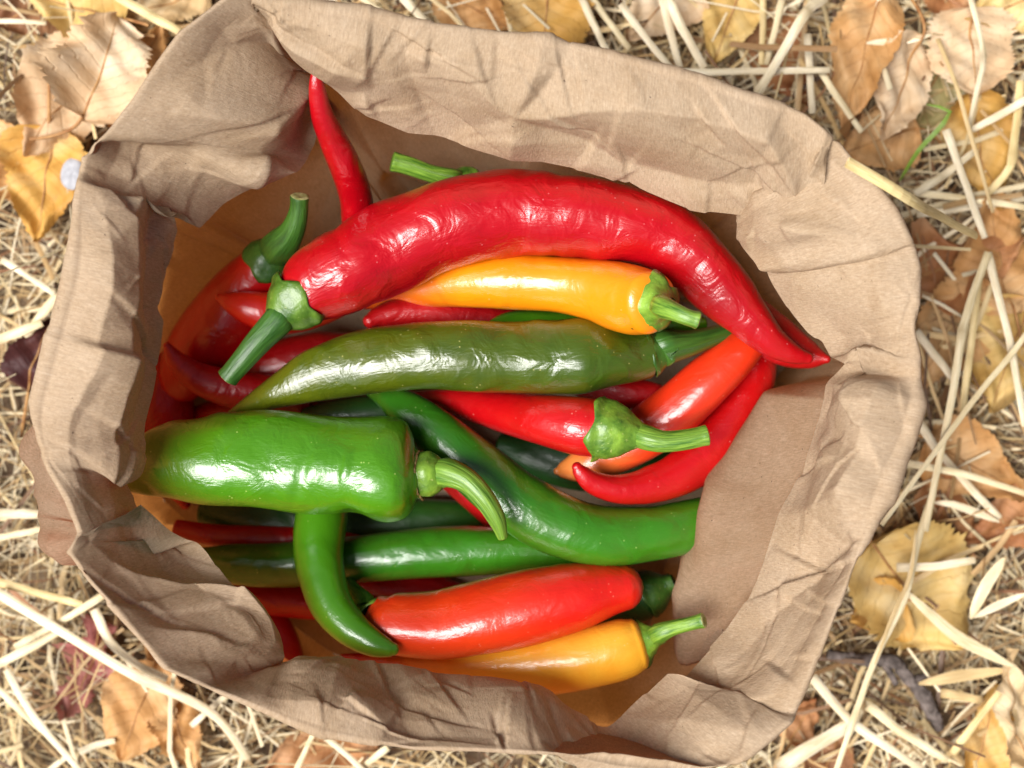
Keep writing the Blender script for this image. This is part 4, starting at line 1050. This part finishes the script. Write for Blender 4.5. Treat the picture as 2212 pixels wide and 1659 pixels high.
# ------------------------------------------------------------------ straw litter, nobody could count it
def inside(poly, x, y):
    r = np.zeros(len(x), bool); j = len(poly) - 1
    for i in range(len(poly)):
        xi, yi = poly[i]; xj, yj = poly[j]
        r ^= ((yi > y) != (yj > y)) & (x < (xj - xi) * (y - yi) / (yj - yi + 1e-12) + xi)
        j = i
    return r
def litter(name, label, count, seed, lmin, lmax, wmin, wmax, zmax, hx, hy, cols, flat=.5):
    rg = np.random.default_rng(seed)
    x = rg.uniform(-hx, hx, count * 2); y = rg.uniform(-hy, hy, count * 2)
    keep = ~inside(BASE_POLY * .96, x, y)
    x, y = x[keep][:count], y[keep][:count]
    nseg = 5
    V, F, U, Ccol = [], [], [], []
    for i in range(len(x)):
        L = rg.uniform(lmin, lmax) * rg.uniform(.6, 1.2); wd = rg.uniform(wmin, wmax) * .5
        a = rg.uniform(0, np.pi * 2); cv = rg.normal() * .6
        z0 = rg.uniform(.001, zmax) * rg.uniform(.3, 1); dz = rg.normal() * .10
        s = np.linspace(-.5, .5, nseg)
        aa = a + cv * s + .10 * np.sin(s * 9 + i)
        px = x[i] + np.cumsum(np.cos(aa)) * L / nseg; py = y[i] + np.cumsum(np.sin(aa)) * L / nseg
        pz = np.maximum(z0 + dz * L * s * 2 + .25 * L * rg.normal() * s * s, .0005)
        if inside(BASE_POLY, px, py).any(): continue
        base = len(V)
        col = np.array(cols[rg.integers(len(cols))]) * rg.uniform(.7, 1.08)
        for q in range(nseg):
            ex, ey = -np.sin(aa[q]), np.cos(aa[q])
            ww = wd * (1 - .5 * max(0, s[q]))
            V += [(px[q] - ex * ww, py[q] - ey * ww, pz[q]), (px[q], py[q], pz[q] + ww * 2 * flat), (px[q] + ex * ww, py[q] + ey * ww, pz[q])]
            U += [(0, q * L * 25), (.5, q * L * 25), (1, q * L * 25)]
            Ccol += [(col[0], col[1], col[2], 1)] * 3
        for q in range(nseg - 1):
            b0 = base + q * 3
            F += [(b0, b0 + 3, b0 + 4, b0 + 1), (b0 + 1, b0 + 4, b0 + 5, b0 + 2)]
    o = mesh_obj(name, V, [tuple(reversed(f)) for f in F], M_STRAW, None, np.array(U))
    set_tint(o, np.array(Ccol))
    tag(o, label, 'straw', kind='stuff')
    return o
CS = [(1, 1, 1), (.97, .93, .82), (.92, .82, .62), (.80, .66, .45), (.62, .46, .29), (1.08, 1.06, 1.0)]
CB = [(.40, .26, .15), (.24, .14, .08), (.5, .36, .22), (.62, .48, .31), (.42, .22, .13), (.16, .10, .07)]
litter('fine_straw_litter', 'fine matted bits of straw covering the soil', 21000, 21, .015, .07, .00025, .0009, .010, .34, .28, CB + CS + CS + CS)
litter('straw_litter', 'loose thin straw scattered all over the ground', 1900, 22, .03, .17, .0005, .0022, .021, .34, .28, CS + CS + CS + CB, .25)
